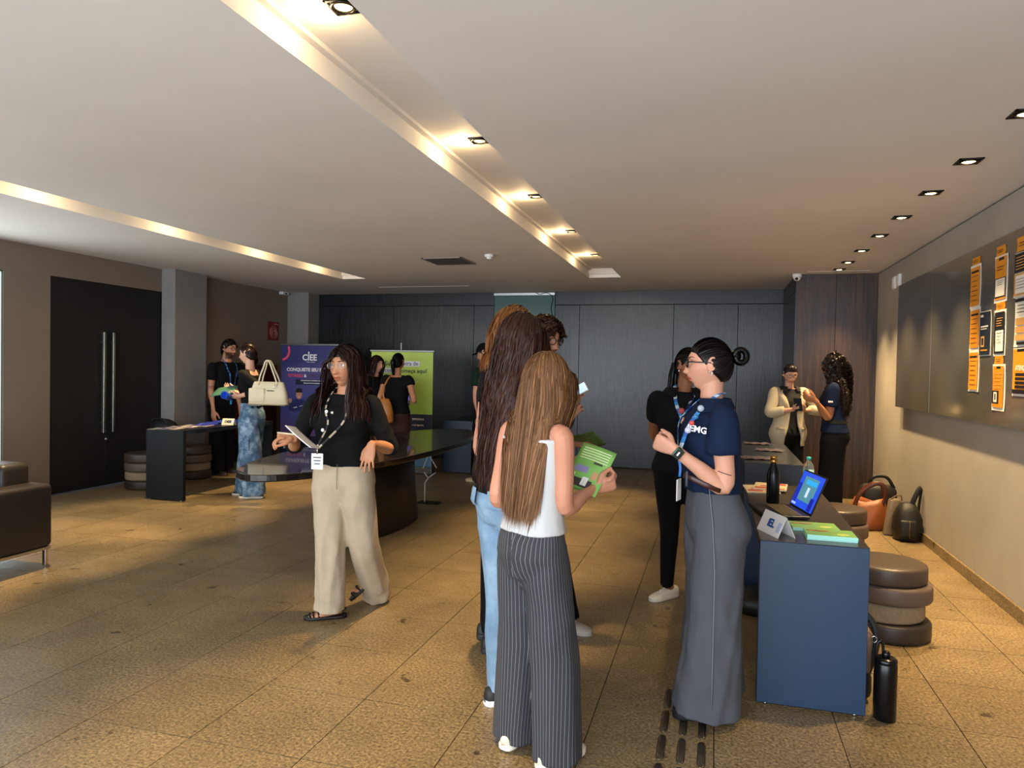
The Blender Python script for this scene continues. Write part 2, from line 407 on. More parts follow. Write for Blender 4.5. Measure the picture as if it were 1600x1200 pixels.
# air vent
t = thing('ceiling_vent', 'rectangular dark slatted air vent in the ceiling', 'vent', (-2.95, 7.72, HC))
f_ = MB(); wv, hv = .24, .25
for a, b, c, d in ((-wv, -hv, wv, -hv+.025), (-wv, hv-.025, wv, hv), (-wv, -hv, -wv+.025, hv), (wv-.025, -hv, wv, hv)): f_.box((a, b, -.012), (c, d, 0), .002)
part('frame', f_, mat('vent_frame', '#8b8078', .6), t)
b_ = MB(); b_.box((-wv+.01, -hv+.01, -.004), (wv-.01, hv-.01, 0)); part('backing', b_, M_black, t)
for k_ in range(9):
    s_ = MB(); s_.box((-wv+.02, -.004, -.016), (wv-.02, .016, -.013)); s_.xf(Matrix.Translation((0, -.2+k_*.047, 0)))
    part('slat', s_, mat('vent_slat', '#3d352f', .6), t)
t = thing('smoke_detector', 'white round smoke detector on the ceiling beside the air vent', 'smoke detector', (-2.36, 7.37, HC))
s_ = MB(); s_.lathe([(.05, 0), (.052, -.015), (.045, -.03)], seg=24); part('base', s_, mat('white_plastic', '#e6e2dc', .4), t, True)
s_ = MB(); s_.lathe([(.03, -.03), (.032, -.04), (.022, -.05), (.005, -.052)], seg=20); part('sensor', s_, mat('white_plastic', '#e6e2dc', .4), t, True)
t = thing('security_camera', 'white dome security camera at the top of brown wood column', 'security camera', (.93, 9.40, HC))
s_ = MB(); s_.lathe([(.055, 0), (.056, -.03), (.05, -.04)], seg=24); part('housing', s_, _M['white_plastic'], t, True)
s_ = MB(); s_.ell((0, -.0, -.045), (.045, .045, .04)); part('dome', s_, _M['white_plastic'], t, True)
s_ = MB(); s_.ell((-.005, -.026, -.055), (.022, .022, .022)); part('lens', s_, mat('black_gloss', '#08080a', .08), t, True)
# ceiling access hatch joints (thin pale strips)
hb = MB()
for x0, x1, y in ((-5.0, -3.55, 10.1), (1.02, 1.70, 9.18)):
    hb.box((x0, y, HC-.004), (x1, y+.012, HC+.001))
struct('trim_2', hb, mat('hatch_line', '#c9c2ba', .7))
# ================================================================== FURNITURE
M_navy = mat('navy_laminate', '#0a2a46', .45, var=.06, vscale=3, coat=.15)
M_navyd = mat('navy_side', '#141c29', .4)
M_desktop = mat('dark_laminate_top', '#3a3432', .30, var=.05, coat=.1)
M_foot = mat('chrome', '#cfcfcf', .15, 1.0)
M_white = mat('white_paper', '#e9e6e2', .6)
M_ink = mat('dark_ink', '#1d2230', .6)
def desk(x0, x1, y0, y1, h, label, top=M_desktop, front=M_navy):
    t = thing('console_desk', label, 'desk', ((x0+x1)/2, (y0+y1)/2, 0), 0, None)
    w_, l_ = (x1-x0)/2, (y1-y0)/2; th = .045
    p = MB(); p.box((-w_, -l_, .012), (w_, -l_+th, h-.003), .002); part('end_panel', p, front, t)
    p = MB(); p.box((-w_, l_-th, .012), (w_, l_, h-.003), .002); part('end_panel', p, front, t)
    p = MB(); p.box((-w_+.002, -l_+th, h-th), (w_-.002, l_-th, h-.003), .002); part('top_board', p, M_navyd, t)
    p = MB(); p.box((-w_, -l_, h-.003), (w_, l_, h), .001); part('desktop', p, top, t)
    for sx in (-1, 1):
        for sy in (-1, 1):
            p = MB(); p.lathe([(.012, 0), (.012, .013)], seg=12); p.xf(Matrix.Translation((sx*(w_-.04), sy*(l_-.022), 0))); part('foot', p, M_foot, t, True)
    return t
D1 = desk(.211, .661, 3.40, 5.12, .745, 'navy console desk nearest the viewer, holding laptop and green booklets')
D2 = desk(.255, .72, 6.32, 8.09, .745, 'navy console desk in front of the cream blazer, holding plastic pouches', mat('slate_top', '#33383f', .3, coat=.1), mat('navy_dark_panel', '#141d2b', .4))
D3 = desk(-5.93, -5.45, 6.43, 8.05, .765, 'dark navy console desk on the left with blue cloth', mat('left_desk_top', '#0e1013', .4), mat('navy_black_panel', '#090d12', .55, spec=.25))
D4 = desk(-3.70, -3.24, 9.58, 10.7, .745, 'navy console desk against the dark back wall', mat('back_desk_top', '#1b2433', .35), mat('navy_mid_panel', '#15243a', .4))
M_o = [mat('leather_brown', '#3f332b', .42, bump=.1, bscale=120), mat('leather_taupe', '#55463d', .48, bump=.1, bscale=120),
       mat('weave_beige', '#85725a', .85, var=.18, vscale=90, stretch=(1, 1, .4)), mat('leather_dark', '#2e2520', .45, bump=.1, bscale=120)]
def ottoman(x, y, label, r=.222, h=.42, offs=((0, 0), (.012, -.008), (-.004, .004), (.006, .002))):
    t = thing('stacked_ottoman', label, 'ottoman', (x, y, 0)); hh = h/4
    names = ['cushion_top', 'cushion_ring', 'fabric_ring', 'base_ring']
    for i in range(4):
        z1 = h-i*hh; z0 = z1-hh+.002; rr = r*(1.0, 1.0, .955, 1.0)[i]; b = .022
        prof = [(.001, z0), (rr-b, z0)]+[(rr-b+b*math.sin(a), z0+b-b*math.cos(a)) for a in np.linspace(.3, math.pi/2, 4)] \
            + [(rr-b+b*math.cos(a), z1-b+b*math.sin(a)) for a in np.linspace(0, math.pi/2-.2, 5)]+[(rr-.06, z1+.004 if i == 0 else z1), (.001, z1+.012 if i == 0 else z1)]
        p = MB(); p.lathe(prof, (offs[i][0], offs[i][1], 0), 40); part(names[i], p, M_o[i], t, True)
    return t
ottoman(.985, 4.60, 'round stacked-ring ottoman of brown leather right of the nearest navy desk', offs=((-.012, 0), (.014, -.008), (-.01, .004), (.012, -.01)))
ottoman(.945, 6.16, 'round taupe ottoman behind the laptop, in front of the wall bags', h=.45)
ottoman(.45, 4.98, 'dark ottoman tucked low between the nearest desk\'s end panels', r=.27, h=.13) if False else None
ottoman(-6.48, 7.03, 'stacked-ring ottoman left of the left desk, by the black door', r=.235)
ottoman(-6.52, 7.86, 'stacked-ring ottoman seen under the left desk, beside the standing man', r=.235)
t = thing('floor_cushion', 'flat black round cushion on the floor under the nearest desk', 'cushion', (.30, 5.0-.22, 0))
p = MB(); p.lathe([(.001, 0), (.16, 0), (.18, .02), (.18, .09), (.16, .11), (.001, .115)], seg=32); part('cover', p, mat('black_leather', '#0e0d0e', .4), t, True)
p = MB(); p.tube([(.181*math.cos(a), .181*math.sin(a), .055) for a in np.linspace(0, 2*math.pi, 33)], .004, 6); part('piping', p, _M['black_leather'], t, True)
# oval table
M_gtop = wood('black_gloss_table', '#0d0b0b', '#171312', '#211b19', .14, .6)
t = thing('oval_table', 'large black oval table with glossy top and drum base', 'table', (-3.00, 6.24, 0))
def oval(cx, cy, a, b, n=72, pw=2.0):
    th = np.arange(n)*2*math.pi/n
    return np.c_[cx+a*np.sign(np.cos(th))*abs(np.cos(th))**(2/pw), cy+b*np.sign(np.sin(th))*abs(np.sin(th))**(2/pw)]
ZT_ = .745
p = MB(); rings = []
for s_, z in ((.985, ZT_-.05), (1, ZT_-.042), (1, ZT_-.004), (.994, ZT_)):
    rings.append(np.c_[oval(0, 0,   .575*s_, 2.06*(1-(1-s_)*.3), pw=2.05), np.full(72, z)])
p.loft(rings); part('table_top', p, M_gtop, t, False)
p = MB(); rings = []
for s_, z in ((1.0, 0), (1.0, .02), (.93, .35), (.90, ZT_-.05)):
    rings.append(np.c_[oval(-.07, -.14, .335*s_, .79*s_), np.full(72, z)])
p.loft(rings); part('drum_base', p, mat('black_lacquer', '#0d0a09', .42, var=.1), t, True)
t = thing('rod_stand', 'thin white folding rod stand beside the oval table base', 'stand', (-3.0+.0, 7.35, 0))
M_rod = mat('white_rod', '#dddddd', .35)
for a, b in (((-.075, 0, .38), (-.015, 0, .52)), ((.0, 0, .52), (.085, 0, .39)), ((-.06, 0, .335), (-.012, 0, .275)), ((.075, 0, .34), (-.012, 0, .275)), ((-.012, 0, .275), (-.05, 0, .22)), ((-.05, 0, .22), (-.05, 0, .0))):
    p = MB(); p.tube([a, b], .0055, 6); part('rod', p, M_rod, t, True)
p = MB(); p.box((-.12, -.08, 0), (.12, .08, .008), .002); part('foot_plate', p, M_black, t)
# sofa at the left edge
M_sofa = mat('espresso_leather', '#2c241f', .42, var=.08, vscale=4, bump=.12, bscale=90)
t = thing('armchair', 'espresso leather armchair with chrome legs at the left edge', 'armchair', (-4.97, 3.68, 0))
def soft(lo, hi, b): p_ = MB(); p_.box(lo, hi, b, seg=4); return p_
part('armrest', soft((.13, -.75, .135), (.335, .46, .595), .035), M_sofa, t, True)
part('armrest', soft((-1.4, -.75, .135), (-1.2, .46, .595), .035), M_sofa, t, True)
part('backrest', soft((-1.2, .22, .14), (.13, .46, .74), .05), M_sofa, t, True)
part('back_cushion', soft((-1.19, .02, .42), (.125, .25, .80), .06), M_sofa, t, True)
part('seat_cushion', soft((-1.19, -.74, .27), (.12, .06, .46), .05), M_sofa, t, True)
part('seat_base', soft((-1.2, -.74, .14), (.13, .23, .27), .01), M_sofa, t, True)
p = MB(); p.box((-1.38, -.73, .115), (.325, .45, .137), .003); part('base_rail', p, M_foot, t)
for x, y in ((.305, .42), (.305, -.70), (-1.36, .42), (-1.36, -.70)):
    p = MB(); p.box((x-.014, y-.014, 0), (x+.014, y+.014, .118), .002); part('leg', p, M_foot, t)

# ------------------------------------------------------------------ on the nearest desk
ZD = .745
def tent(x, y, z, rz, label, w=.19, h=.095, d=.085, txt=None, col=None, body=M_white):
    t = thing('tent_card', label, 'sign', (x, y, z), rz); a = math.atan2(d/2, h); L = math.hypot(h, d/2)
    for s_, nm in ((1, 'front_leaf'), (-1, 'back_leaf')):
        p = MB(); p.add([(-w/2, -s_*d/2, 0), (w/2, -s_*d/2, 0), (w/2, 0, h), (-w/2, 0, h), (-w/2, -s_*d/2+s_*.002, 0), (w/2, -s_*d/2+s_*.002, 0), (w/2, 0, h-.002), (-w/2, 0, h-.002)],
                        [(0, 1, 2, 3), (7, 6, 5, 4), (0, 4, 5, 1), (1, 5, 6, 2), (3, 2, 6, 7), (0, 3, 7, 4)]); q = part(nm, p, body, t)
        if s_ == 1: fr = q
    if txt:
        up = Vector((0, d/2, h)).normalized(); nrm = Vector((0, -h, d/2)).normalized()
        M_ = frame(Vector((0, -d/4, h/2))+nrm*.0008, Vector((1, 0, 0)), up, nrm)
        text_mesh(txt, h*.55, mat('logo_blue', '#1d4f94', .5) if col is None else col, fr, M_, bold=.0022)
        p = MB(); p.box((w*.30, -.030, 0), (w*.44, .018, .0006)); p.xf(M_); part('print_block', p, mat('pale_blue_print', '#b9c6df', .6), fr)
    return t
tent(.288, 3.56, ZD, R(-68), 'white folded tent card with a blue logo on the nearest desk', txt='iEL', w=.21)
M_grn = mat('booklet_green', '#7faf62', .45, var=.14, vscale=14); M_teal = mat('page_edges', '#9fd9cf', .6)
M_org = mat('print_orange', '#c06a3c', .5); M_brn = mat('print_brown', '#4a241c', .5); M_lime = mat('print_lime', '#c6cf6e', .5)
def booklet_stack(x, y, rz, n, label, th=.0038):
    t = thing('booklet_stack', label, 'booklets', (x, y, ZD), rz)
    for i in range(n):
        dx, dy = rnd.uniform(-.002, .002), rnd.uniform(-.002, .002)
        if i < 3 or True: pass
        p = MB(); p.box((-.105+dx, -.074+dy, i*th), (.105+dx, .074+dy, i*th+th*.92), mi=1); p.box((-.105+dx, -.074+dy, i*th+th*.92), (.105+dx, .074+dy, (i+1)*th-.0001), mi=0)
        q = part('booklet', p, [M_grn, M_teal], t)
    z = n*th
    for k_, (cx, cy, a, b, m_) in enumerate(((-.052, .03, .05, .014, M_brn), (-.025, .032, .028, .008, M_org), (-.072, .028, .02, .008, M_org), (.05, -.03, .028, .018, M_lime))):
        p = MB(); p.poly(oval(cx, cy, a, b, 20), z, z+.0004+.0003*k_); part('cover_print', p, m_, q)
    return t
booklet_stack(.522, 3.553, 0, 6, 'near stack of green booklets with teal page edges on the nearest desk')
booklet_stack(.475, 3.742, R(3), 4, 'far stack of green booklets beside the laptop on the nearest desk')
# laptop
t = thing('laptop', 'open black laptop with a bright blue screen on the nearest desk', 'laptop', (.338, 4.08, ZD), R(12))
M_lap = mat('laptop_black', '#1a1818', .38, .2)
p = MB(); p.box((-.112, -.17, .004), (.112, .17, .021), .004); base = part('base', p, M_lap, t)
p = MB()
for i in range(5):
    for j in range(14):
        y0 = -.148+j*.0213; x0 = -.02+i*.0205; p.box((x0, y0, .0205), (x0+.017, y0+.0178, .0225))
part('keys', p, mat('key_grey', '#5d5238', .5), base, kind='stuff')
p = MB(); p.box((-.10, -.045, .0208), (-.045, .045, .0216)); part('touchpad', p, mat('touchpad', '#2e2b2b', .3), base)
p = MB(); p.box((-.105, -.15, .0208), (-.07, -.10, .0216)); part('sticker', p, mat('pale_sticker', '#a79fc2', .4), base)
ang = R(22); ux = Vector((math.sin(ang), 0, math.cos(ang))); nx = Vector((-math.cos(ang), 0, math.sin(ang)))
Ms = frame(Vector((.112, 0, .02)), Vector((0, -1, 0)), ux, nx)
p = MB(); p.box((-.17, 0, -.007), (.17, .215, 0), .003); p.xf(Ms); lid = part('screen_lid', p, M_lap, t)
p = MB(); p.box((-.16, .012, 0), (.16, .207, .0006)); p.xf(Ms); scr = part('display', p, mat('screen_blue', '#1d3fae', .2, emit='#2448c8', estr=.9), lid)
for nm, x0, y0, x1, y1, c_ in (('window', -.10, .05, .105, .185, '#4a7f8c'), ('banner', -.06, .145, .09, .17, '#2a9be0'), ('card', -.012, .075, .022, .13, '#b9c9ee'), ('figure', .085, .015, .135, .085, '#15208c'), ('figure', -.155, .03, -.105, .14, '#1a2aa0'), ('caption', -.152, .018, -.09, .03, '#9ab0ff')):
    p = MB(); p.poly([(x0, y0), (x1, y0), (x1, y1), (x0, y1)], .0007, .0011 if nm != 'window' else .0008); p.xf(Ms); part('screen_'+nm, p, mat('screen_'+nm+c_, c_, .3, emit=c_, estr=.8), scr)
# bottles
def bottle(name, label, x, y, z, prof, mats, parts_, sx=1):
    t = thing(name, label, 'bottle', (x, y, z))
    for nm, pr, mt in parts_:
        p = MB(); p.lathe(pr, seg=28, sx=sx); part(nm, p, mt, t, True)
    return t
M_blk = mat('black_enamel', '#0c0d0f', .22, .4)
bottle('metal_bottle', 'slim black metal bottle with brass neck behind the laptop', .336, 4.40, ZD, None, None,
       [('body', [(.001, 0), (.034, 0), (.036, .004), (.036, .15), (.033, .18), (.020, .215), (.016, .228), (.016, .235)], M_blk),
        ('neck_ring', [(.0165, .232), (.018, .236), (.018, .25), (.0165, .252)], mat('brass', '#b58a45', .25, 1.0)),
        ('cap', [(.019, .251), (.019, .268), (.017, .272), (.001, .273)], _M['brass'])])
M_pet = mat('clear_plastic', '#e8efe9', .08, trans=.9, ior=1.15)
bottle('water_bottle', 'clear plastic water bottle with turquoise cap at the desk\'s far end', .60, 5.04, ZD, None, None,
       [('body', [(.001, 0), (.03, 0), (.033, .006), (.033, .03), (.0315, .035), (.033, .04), (.033, .13), (.030, .155), (.015, .178), (.0125, .185), (.0125, .192)], M_pet),
        ('label_band', [(.0337, .07), (.0337, .125)], mat('turquoise_label', '#7fb7b4', .4)),
        ('water', [(.001, .004), (.0295, .005), (.031, .06), (.031, .06), (.001, .061)], mat('water', '#cfe3df', .05, trans=.9, ior=1.2)),
        ('cap', [(.0145, .189), (.0145, .207), (.001, .209)], mat('turquoise_cap', '#2fb0b3', .4))])
# magazines with red print
M_red = mat('print_red', '#b8503f', .5)
for i, (x, y, rz, z_, dx) in enumerate(((.30, 4.86, .06, 0, 0), (.36, 4.92, -.12, .0105, .06))):
    t = thing('magazine', ['cream magazine with red print under another, behind the black bottle', 'top cream magazine with red print behind the black bottle'][i], 'magazine', (x, y, ZD+z_), rz)
    for k_ in range(2):
        p = MB(); p.box((-.10, -.135, k_*.005), (.10, .135, k_*.005+.0045), .001); q = part('pages', p, mat('magazine_cream', '#d9c7a6', .5, var=.08), t)
    for a in ((-.09, -.12, .0, -.06), (.01, -.12, .09, -.09), (-.06, -.03, .05, .01), (.02, .05, .09, .12)):
        p = MB(); p.box((a[0], a[1], .0096), (a[2], a[3], .0102)); part('red_print', p, M_red, q)
# plastic pouches on the second desk
M_pouch = mat('pouch_film', '#8f8795', .15, alpha=.55, coat=.5); M_pp = mat('pouch_print', '#6d4b57', .5)
for i, (x, y, rz, lab) in enumerate(((.44, 8.0, .1, 'clear plastic pouch farthest back on the second navy desk'), (.52, 7.36, -.15, 'clear plastic pouch in the middle of the second navy desk'), (.36, 6.62, .05, 'clear plastic pouch at the near edge of the second navy desk'))):
    t = thing('plastic_pouch', lab, 'pouch', (x, y, ZD), rz, 'plastic pouches on the second desk')
    xs_, ys_ = np.linspace(-.13, .13, 11), np.linspace(-.10, .10, 9)
    for nm, z0, m_, s_ in (('insert', .002, M_pp, .85), ('film', .006, M_pouch, 1.0)):
        p = MB(); v = [(X*s_, Y_*s_, z0+.010*abs(math.sin(X*31+Y_*17+i)*math.cos(Y_*29))) for Y_ in ys_ for X in xs_]
        f = [(a*11+b, a*11+b+1, a*11+b+12, a*11+b+11) for a in range(8) for b in range(10)]; p.add(v, f); part(nm, p, m_, t, True)
# left desk: brochures, blue cloth, tent card, bag behind
ZL = .765
M_bro = [mat('brochure_cream', '#b7a796', .55, var=.15, vscale=20), mat('brochure_mauve', '#8d7a84', .55, var=.2, vscale=20)]
for i in range(9):
    x = -5.86+(i % 3)*.10; y = 6.50+(i//3)*.24+.04*(i % 3)
    t = thing('brochure', ['near', 'middle', 'far'][i//3]+' row, '+['leftmost', 'middle', 'rightmost'][i % 3]+' printed brochure at the left desk\'s near end', 'brochure', (x, y, ZL), .25, 'brochures on the left desk')
    p = MB(); p.box((-.045, -.10, 0), (.045, .10, .003+.002*(i % 2)), .001); q = part('cover', p, M_bro[i % 2], t)
    p = MB(); p.box((-.03, .02, .0055), (.03, .07, .0061)); part('print', p, M_white, q)
M_bluec = mat('royal_blue_cloth', '#1b2c8e', .6, var=.2, vscale=12)
t = thing('blue_cloth', 'crumpled royal blue cloth lying along the left desk', 'cloth', (-5.70, 7.42, ZL+.0005))
nx_, ny_ = 24, 60
v = []
for j in range(ny_):
    for i in range(nx_):
        X = -.13+.17*i/(nx_-1)+.02*math.sin(j*.25); Y_ = -.42+1.0*j/(ny_-1)+.02*math.sin(i*.5)
        e = min(i, nx_-1-i, j, ny_-1-j); v.append((X, Y_, .004+max(0, (.012+.010*math.sin(X*40+Y_*11)+.008*math.sin(Y_*31-X*22)))*min(1, e/3)))
p = MB(); p.add(v, [(a*nx_+b, a*nx_+b+1, a*nx_+b+nx_+1, a*nx_+b+nx_) for a in range(ny_-1) for b in range(nx_-1)])
o = part('cloth', p, M_bluec, t, True); sm = o.modifiers.new('solid', 'SOLIDIFY'); sm.thickness = .003
p = MB(); p.add([(q[0]*.5+.02, q[1]*.3, q[2]*.8+.018) for q in v], [(a*nx_+b, a*nx_+b+1, a*nx_+b+nx_+1, a*nx_+b+nx_) for a in range(ny_-1) for b in range(nx_-1)]); part('fold', p, M_bluec, t, True)
tent(-5.545, 7.30, ZL, R(8), 'cream folded tent card on the left desk beside the jeans', txt='DIEE', w=.15, h=.075, d=.07, col=M_ink, body=mat('cream_card', '#d9c9a8', .6))
t = thing('black_bag', 'black rounded bag behind the left desk, before the column', 'bag', (-6.46, 7.30, .475))
p = MB(); p.ell((0, 0, .16), (.20, .14, .17), 24, 14); p.ell((0, 0, .06), (.19, .14, .06), 24, 10); part('body', p, mat('bag_black', '#131315', .6, bump=.2), t, True)
p = MB(); p.tube(spline([(-.12, -.08, .24), (-.08, -.1, .33), (.08, -.1, .33), (.12, -.08, .24)], 16), .008, 8); part('handle', p, _M['bag_black'], t, True)

# ------------------------------------------------------------------ floor standing things at right
bottle('tumbler', 'tall black insulated tumbler with loop lid on floor by the desk corner', .742, 3.43, 0, None, None,
       [('body', [(.001, 0), (.043, 0), (.046, .005), (.047, .2), (.046, .245), (.043, .25)], mat('matte_black_steel', '#0b0b0c', .28, .3)),
        ('collar', [(.0445, .245), (.046, .252), (.046, .262), (.040, .268), (.001, .27)], M_blk),
        ('spout', [(.017, .266), (.017, .288), (.012, .296), (.001, .298)], M_blk)])
p = MB(); p.tube(spline([(-.036, 0, .262), (-.04, 0, .30), (-.03, 0, .335), (-.016, 0, .335), (-.012, 0, .30), (-.012, 0, .268)], 16), .006, 8)
tt = [o for o in COL.objects if o.name.startswith('tumbler')][0]; part('carry_loop', p, M_blk, tt, True)
# backpack leaning behind the near desk
t = thing('backpack', 'beige and black backpack behind the nearest desk\'s right edge', 'backpack', (.60, 3.72, 0))
M_bpk = mat('backpack_taupe', '#6d5a4c', .8, bump=.2, bscale=150); M_bpb = mat('backpack_black', '#101012', .6, bump=.2, bscale=150)
p = MB(); p.box((-.13, -.17, .01), (.12, .17, .15), .04, seg=3); part('lower_body', p, M_bpb, t, True)
p = MB(); p.box((-.135, -.165, .12), (.125, .165, .33), .04, seg=3); part('upper_body', p, M_bpk, t, True)
p = MB(); p.box((-.12, -.15, .30), (.10, .15, .43), .05, seg=3); part('top_flap', p, M_bpb, t, True)
p = MB(); p.box((.11, -.10, .17), (.135, .10, .28), .01, seg=2); part('pocket', p, _M['weave_beige'], t, True)
p = MB(); p.tube(spline([(.05, -.12, .44), (.12, -.14, .36), (.13, -.15, .26), (.10, -.15, .14)], 20), .014, 8, flat=.005); part('strap', p, M_bpb, t, True)
p = MB(); p.tube([(.118+.012*math.cos(a), -.165, .30+.014*math.sin(a)) for a in np.linspace(0, 2*math.pi, 13)], .0025, 6); part('buckle', p, M_foot, t, True)
# bags against the right wall
M_cog = mat('cognac_leather', '#8a4c22', .42, var=.12, vscale=5, bump=.25, bscale=14, bdist=.01)
t = thing('leather_tote', 'slouched cognac leather tote bag on floor by the wall', 'bag', (1.455, 7.68, 0), R(-10))
rings = []
for z, a, b, sx in ((0, .13, .10, 0), (.015, .165, .12, 0), (.08, .185, .13, -.005), (.16, .175, .12, .0), (.23, .15, .095, .01), (.28, .135, .06, .02), (.285, .12, .045, .025), (.24, .10, .035, .03), (.12, .08, .03, .03)):
    th = np.arange(40)*2*math.pi/40; wr = 1+.05*np.sin(th*3+z*14)+.035*np.sin(th*7-z*20)
    rings.append(np.c_[sx+a*np.cos(th)*wr, b*np.sin(th)*wr, np.full(40, z)+.02*np.cos(th*2+1)*(z/.28)])
p = MB(); p.loft(rings); part('body', p, M_cog, t, True)
p = MB(); p.tube(spline([(-.11, -.08, .22), (-.08, -.085, .32), (.0, -.08, .41), (.09, -.07, .455), (.15, -.06, .42), (.155, -.05, .33), (.13, -.05, .24)], 30), .019, 8, flat=.007); part('handle', p, mat('handle_brown', '#4f2612', .4), t, True)
p = MB(); p.tube(spline([(-.10, .07, .22), (-.06, .08, .34), (.04, .08, .43), (.12, .07, .42), (.15, .06, .30)], 30), .017, 8, flat=.006); part('handle', p, _M['handle_brown'], t, True)
M_bk2 = mat('black_nylon', '#17150f', .55, bump=.3, bscale=20, bdist=.01)
t = thing('duffel_bag', 'black duffel bag behind the cognac tote, against the wall', 'bag', (1.62, 8.06, 0))
p = MB(); rings = []
for x, s_ in ((-.17, .5), (-.16, .8), (-.12, .97), (0, 1), (.12, .97), (.16, .8), (.17, .5)):
    th = np.arange(32)*2*math.pi/32; rings.append(np.c_[np.full(32, x), .12*s_*np.sign(np.cos(th))*abs(np.cos(th))**.7, .20+.2*s_*np.sign(np.sin(th))*abs(np.sin(th))**.75*(1+.06*np.sin(3*th))])
p.loft(rings); part('body', p, M_bk2, t, True)
p = MB(); p.tube(spline([(-.10, -.06, .36), (-.06, -.08, .46), (.06, -.08, .47), (.14, -.06, .36)], 24), .016, 8, flat=.007); part('handle', p, M_bk2, t, True)
t = thing('folded_tote', 'flat grey-brown folded tote bag between the two wall bags', 'bag', (1.595, 7.43, 0), R(4))
p = MB(); p.box((-.055, -.035, .0), (.045, .035, .345), .022, seg=3); 
vv = np.concatenate(p.v); vv[:, 0] += vv[:, 2]*.16+.008*np.sin(vv[:, 2]*30); p.v = [vv]
part('body', p, mat('taupe_nylon', '#7d6c54', .35, var=.15, vscale=12, bump=.3, bscale=18, bdist=.01), t, True)
p = MB(); p.tube(spline([(.0, -.02, .33), (.04, -.03, .37), (.09, -.02, .38), (.11, 0, .33)], 14), .008, 8, flat=.003); part('handle', p, _M['taupe_nylon'], t, True)
t = thing('nylon_backpack', 'black nylon backpack with upright strap leaning on the wall', 'backpack', (1.745, 7.27, 0), R(0))
rings = []
for z, a, b in ((0, .08, .09), (.01, .105, .12), (.10, .12, .135), (.2, .115, .13), (.27, .095, .11), (.33, .06, .08), (.345, .02, .03)):
    th = np.arange(36)*2*math.pi/36; wr = 1+.04*np.sin(th*4+z*20)
    rings.append(np.c_[-.03+a*np.sign(np.cos(th))*abs(np.cos(th))**.8*wr, b*np.sign(np.sin(th))*abs(np.sin(th))**.8*wr, np.full(36, z)])
p = MB(); p.loft(rings); part('body', p, M_bk2, t, True)
p = MB(); p.box((-.12, -.148, .05), (.02, -.10, .20), .02, seg=3); part('pocket', p, M_bk2, t, True)
p = MB(); p.tube([(-.045, -.15, .04), (-.045, -.155, .20)], .004, 6); part('zip', p, mat('zip_bronze', '#80704a', .3, .9), t, True)
p = MB(); p.tube(spline([(-.01, -.02, .30), (.02, -.03, .40), (.06, -.02, .48), (.075, 0, .46), (.065, .02, .30), (.06, .03, .12)], 24), .022, 8, flat=.006); part('strap', p, M_bk2, t, True)

# ------------------------------------------------------------------ roll-up banners
def banner(x0, x1, y, z0, z1, label, bg):
    t = thing('roll_up_banner', label, 'banner', ((x0+x1)/2, y, 0)); w_ = (x1-x0)/2
    p = MB(); p.box((-w_, -.004, z0), (w_, .004, z1), mi=0); sh = part('printed_sheet', p, bg, t)
    p = MB(); p.box((-w_-.02, -.014, z1), (w_+.02, .014, z1+.028), .004); part('top_rail', p, M_alu, t)
    p = MB(); p.box((-w_-.03, -.07, 0), (w_+.03, .07, z0), .012, seg=2); part('base_case', p, M_alu, t)
    p = MB(); p.tube([(0, .04, z0-.02), (0, .04, z1+.02)], .009, 8); part('pole', p, M_foot, t, True)
    return t, sh, w_
def flat(sh, kind, pts, col, z=.0052, nm='print'):
    p = MB(); n = len(pts); p.loft([np.c_[np.array(pts)[:, 0], np.full(n, -z), np.array(pts)[:, 1]], np.c_[np.array(pts)[:, 0], np.full(n, -z+.001), np.array(pts)[:, 1]]]); return part(nm, p, mat('p'+col, col, .5), sh)
def btxt(sh, s_, x, z, size, col, bold=.0, align='CENTER', sp=1.0, d=.0058):
    return text_mesh(s_, size, mat('t'+col, col, .5), sh, frame(Vector((x, -d, z)), Vector((1, 0, 0)), Vector((0, 0, 1)), Vector((0, -1, 0))), bold=bold, align=align, spacing=sp)
def banner_bg(name, stops, zr):
    m_ = bpy.data.materials.new(name); m_.use_nodes = True; k = NT(m_); tc = k.n('ShaderNodeTexCoord'); sx = k.n('ShaderNodeSeparateXYZ'); k.l(tc.outputs['Object'], sx.inputs[0])
    mr = k.n('ShaderNodeMapRange'); mr.inputs[1].default_value = zr[0]; mr.inputs[2].default_value = zr[1]; k.l(sx.outputs[2], mr.inputs[0])
    nz = k.n('ShaderNodeTexNoise', i_Scale=3.0); k.l(tc.outputs['Object'], nz.inputs[0])
    ad = k.n('ShaderNodeMath', operation='MULTIPLY_ADD'); k.l(nz.outputs[0], ad.inputs[0]); ad.inputs[1].default_value = .25; k.l(mr.outputs[0], ad.inputs[2])
    k.l(k.ramp(ad.outputs[0], [(a, lin(c)) for a, c in stops]), k.b.inputs['Base Color']); k.b.inputs['Roughness'].default_value = .5; return m_
YA = 9.45
BX0, BX1 = at(438, 535, YA)[0]+.02, at(528, 538, YA)[0]
ta, sa, wa = banner(BX0, BX1, YA, .10, 1.78, 'dark blue roll-up banner with pink arc and two smiling figures', banner_bg('banner_blue', [(.0, '#151a3f'), (.18, '#1c2150'), (.24, '#6a4a80'), (.55, '#39428a'), (.9, '#4a4586'), (1.1, '#2c2f6a')], (.1, 1.78)))
btxt(sa, 'CIEE', .01, 1.60, .125, '#f2f0f4', .003); flat(sa, '', [(-.015, 1.655), (.005, 1.655), (.005, 1.69), (-.015, 1.69)], '#f2f0f4')
btxt(sa, 'MINAS GERAIS', .03, 1.535, .022, '#e0dfe8')
btxt(sa, 'CONQUISTE SEU FUTURO', .04, 1.42, .070, '#f2f0f4', .0022)
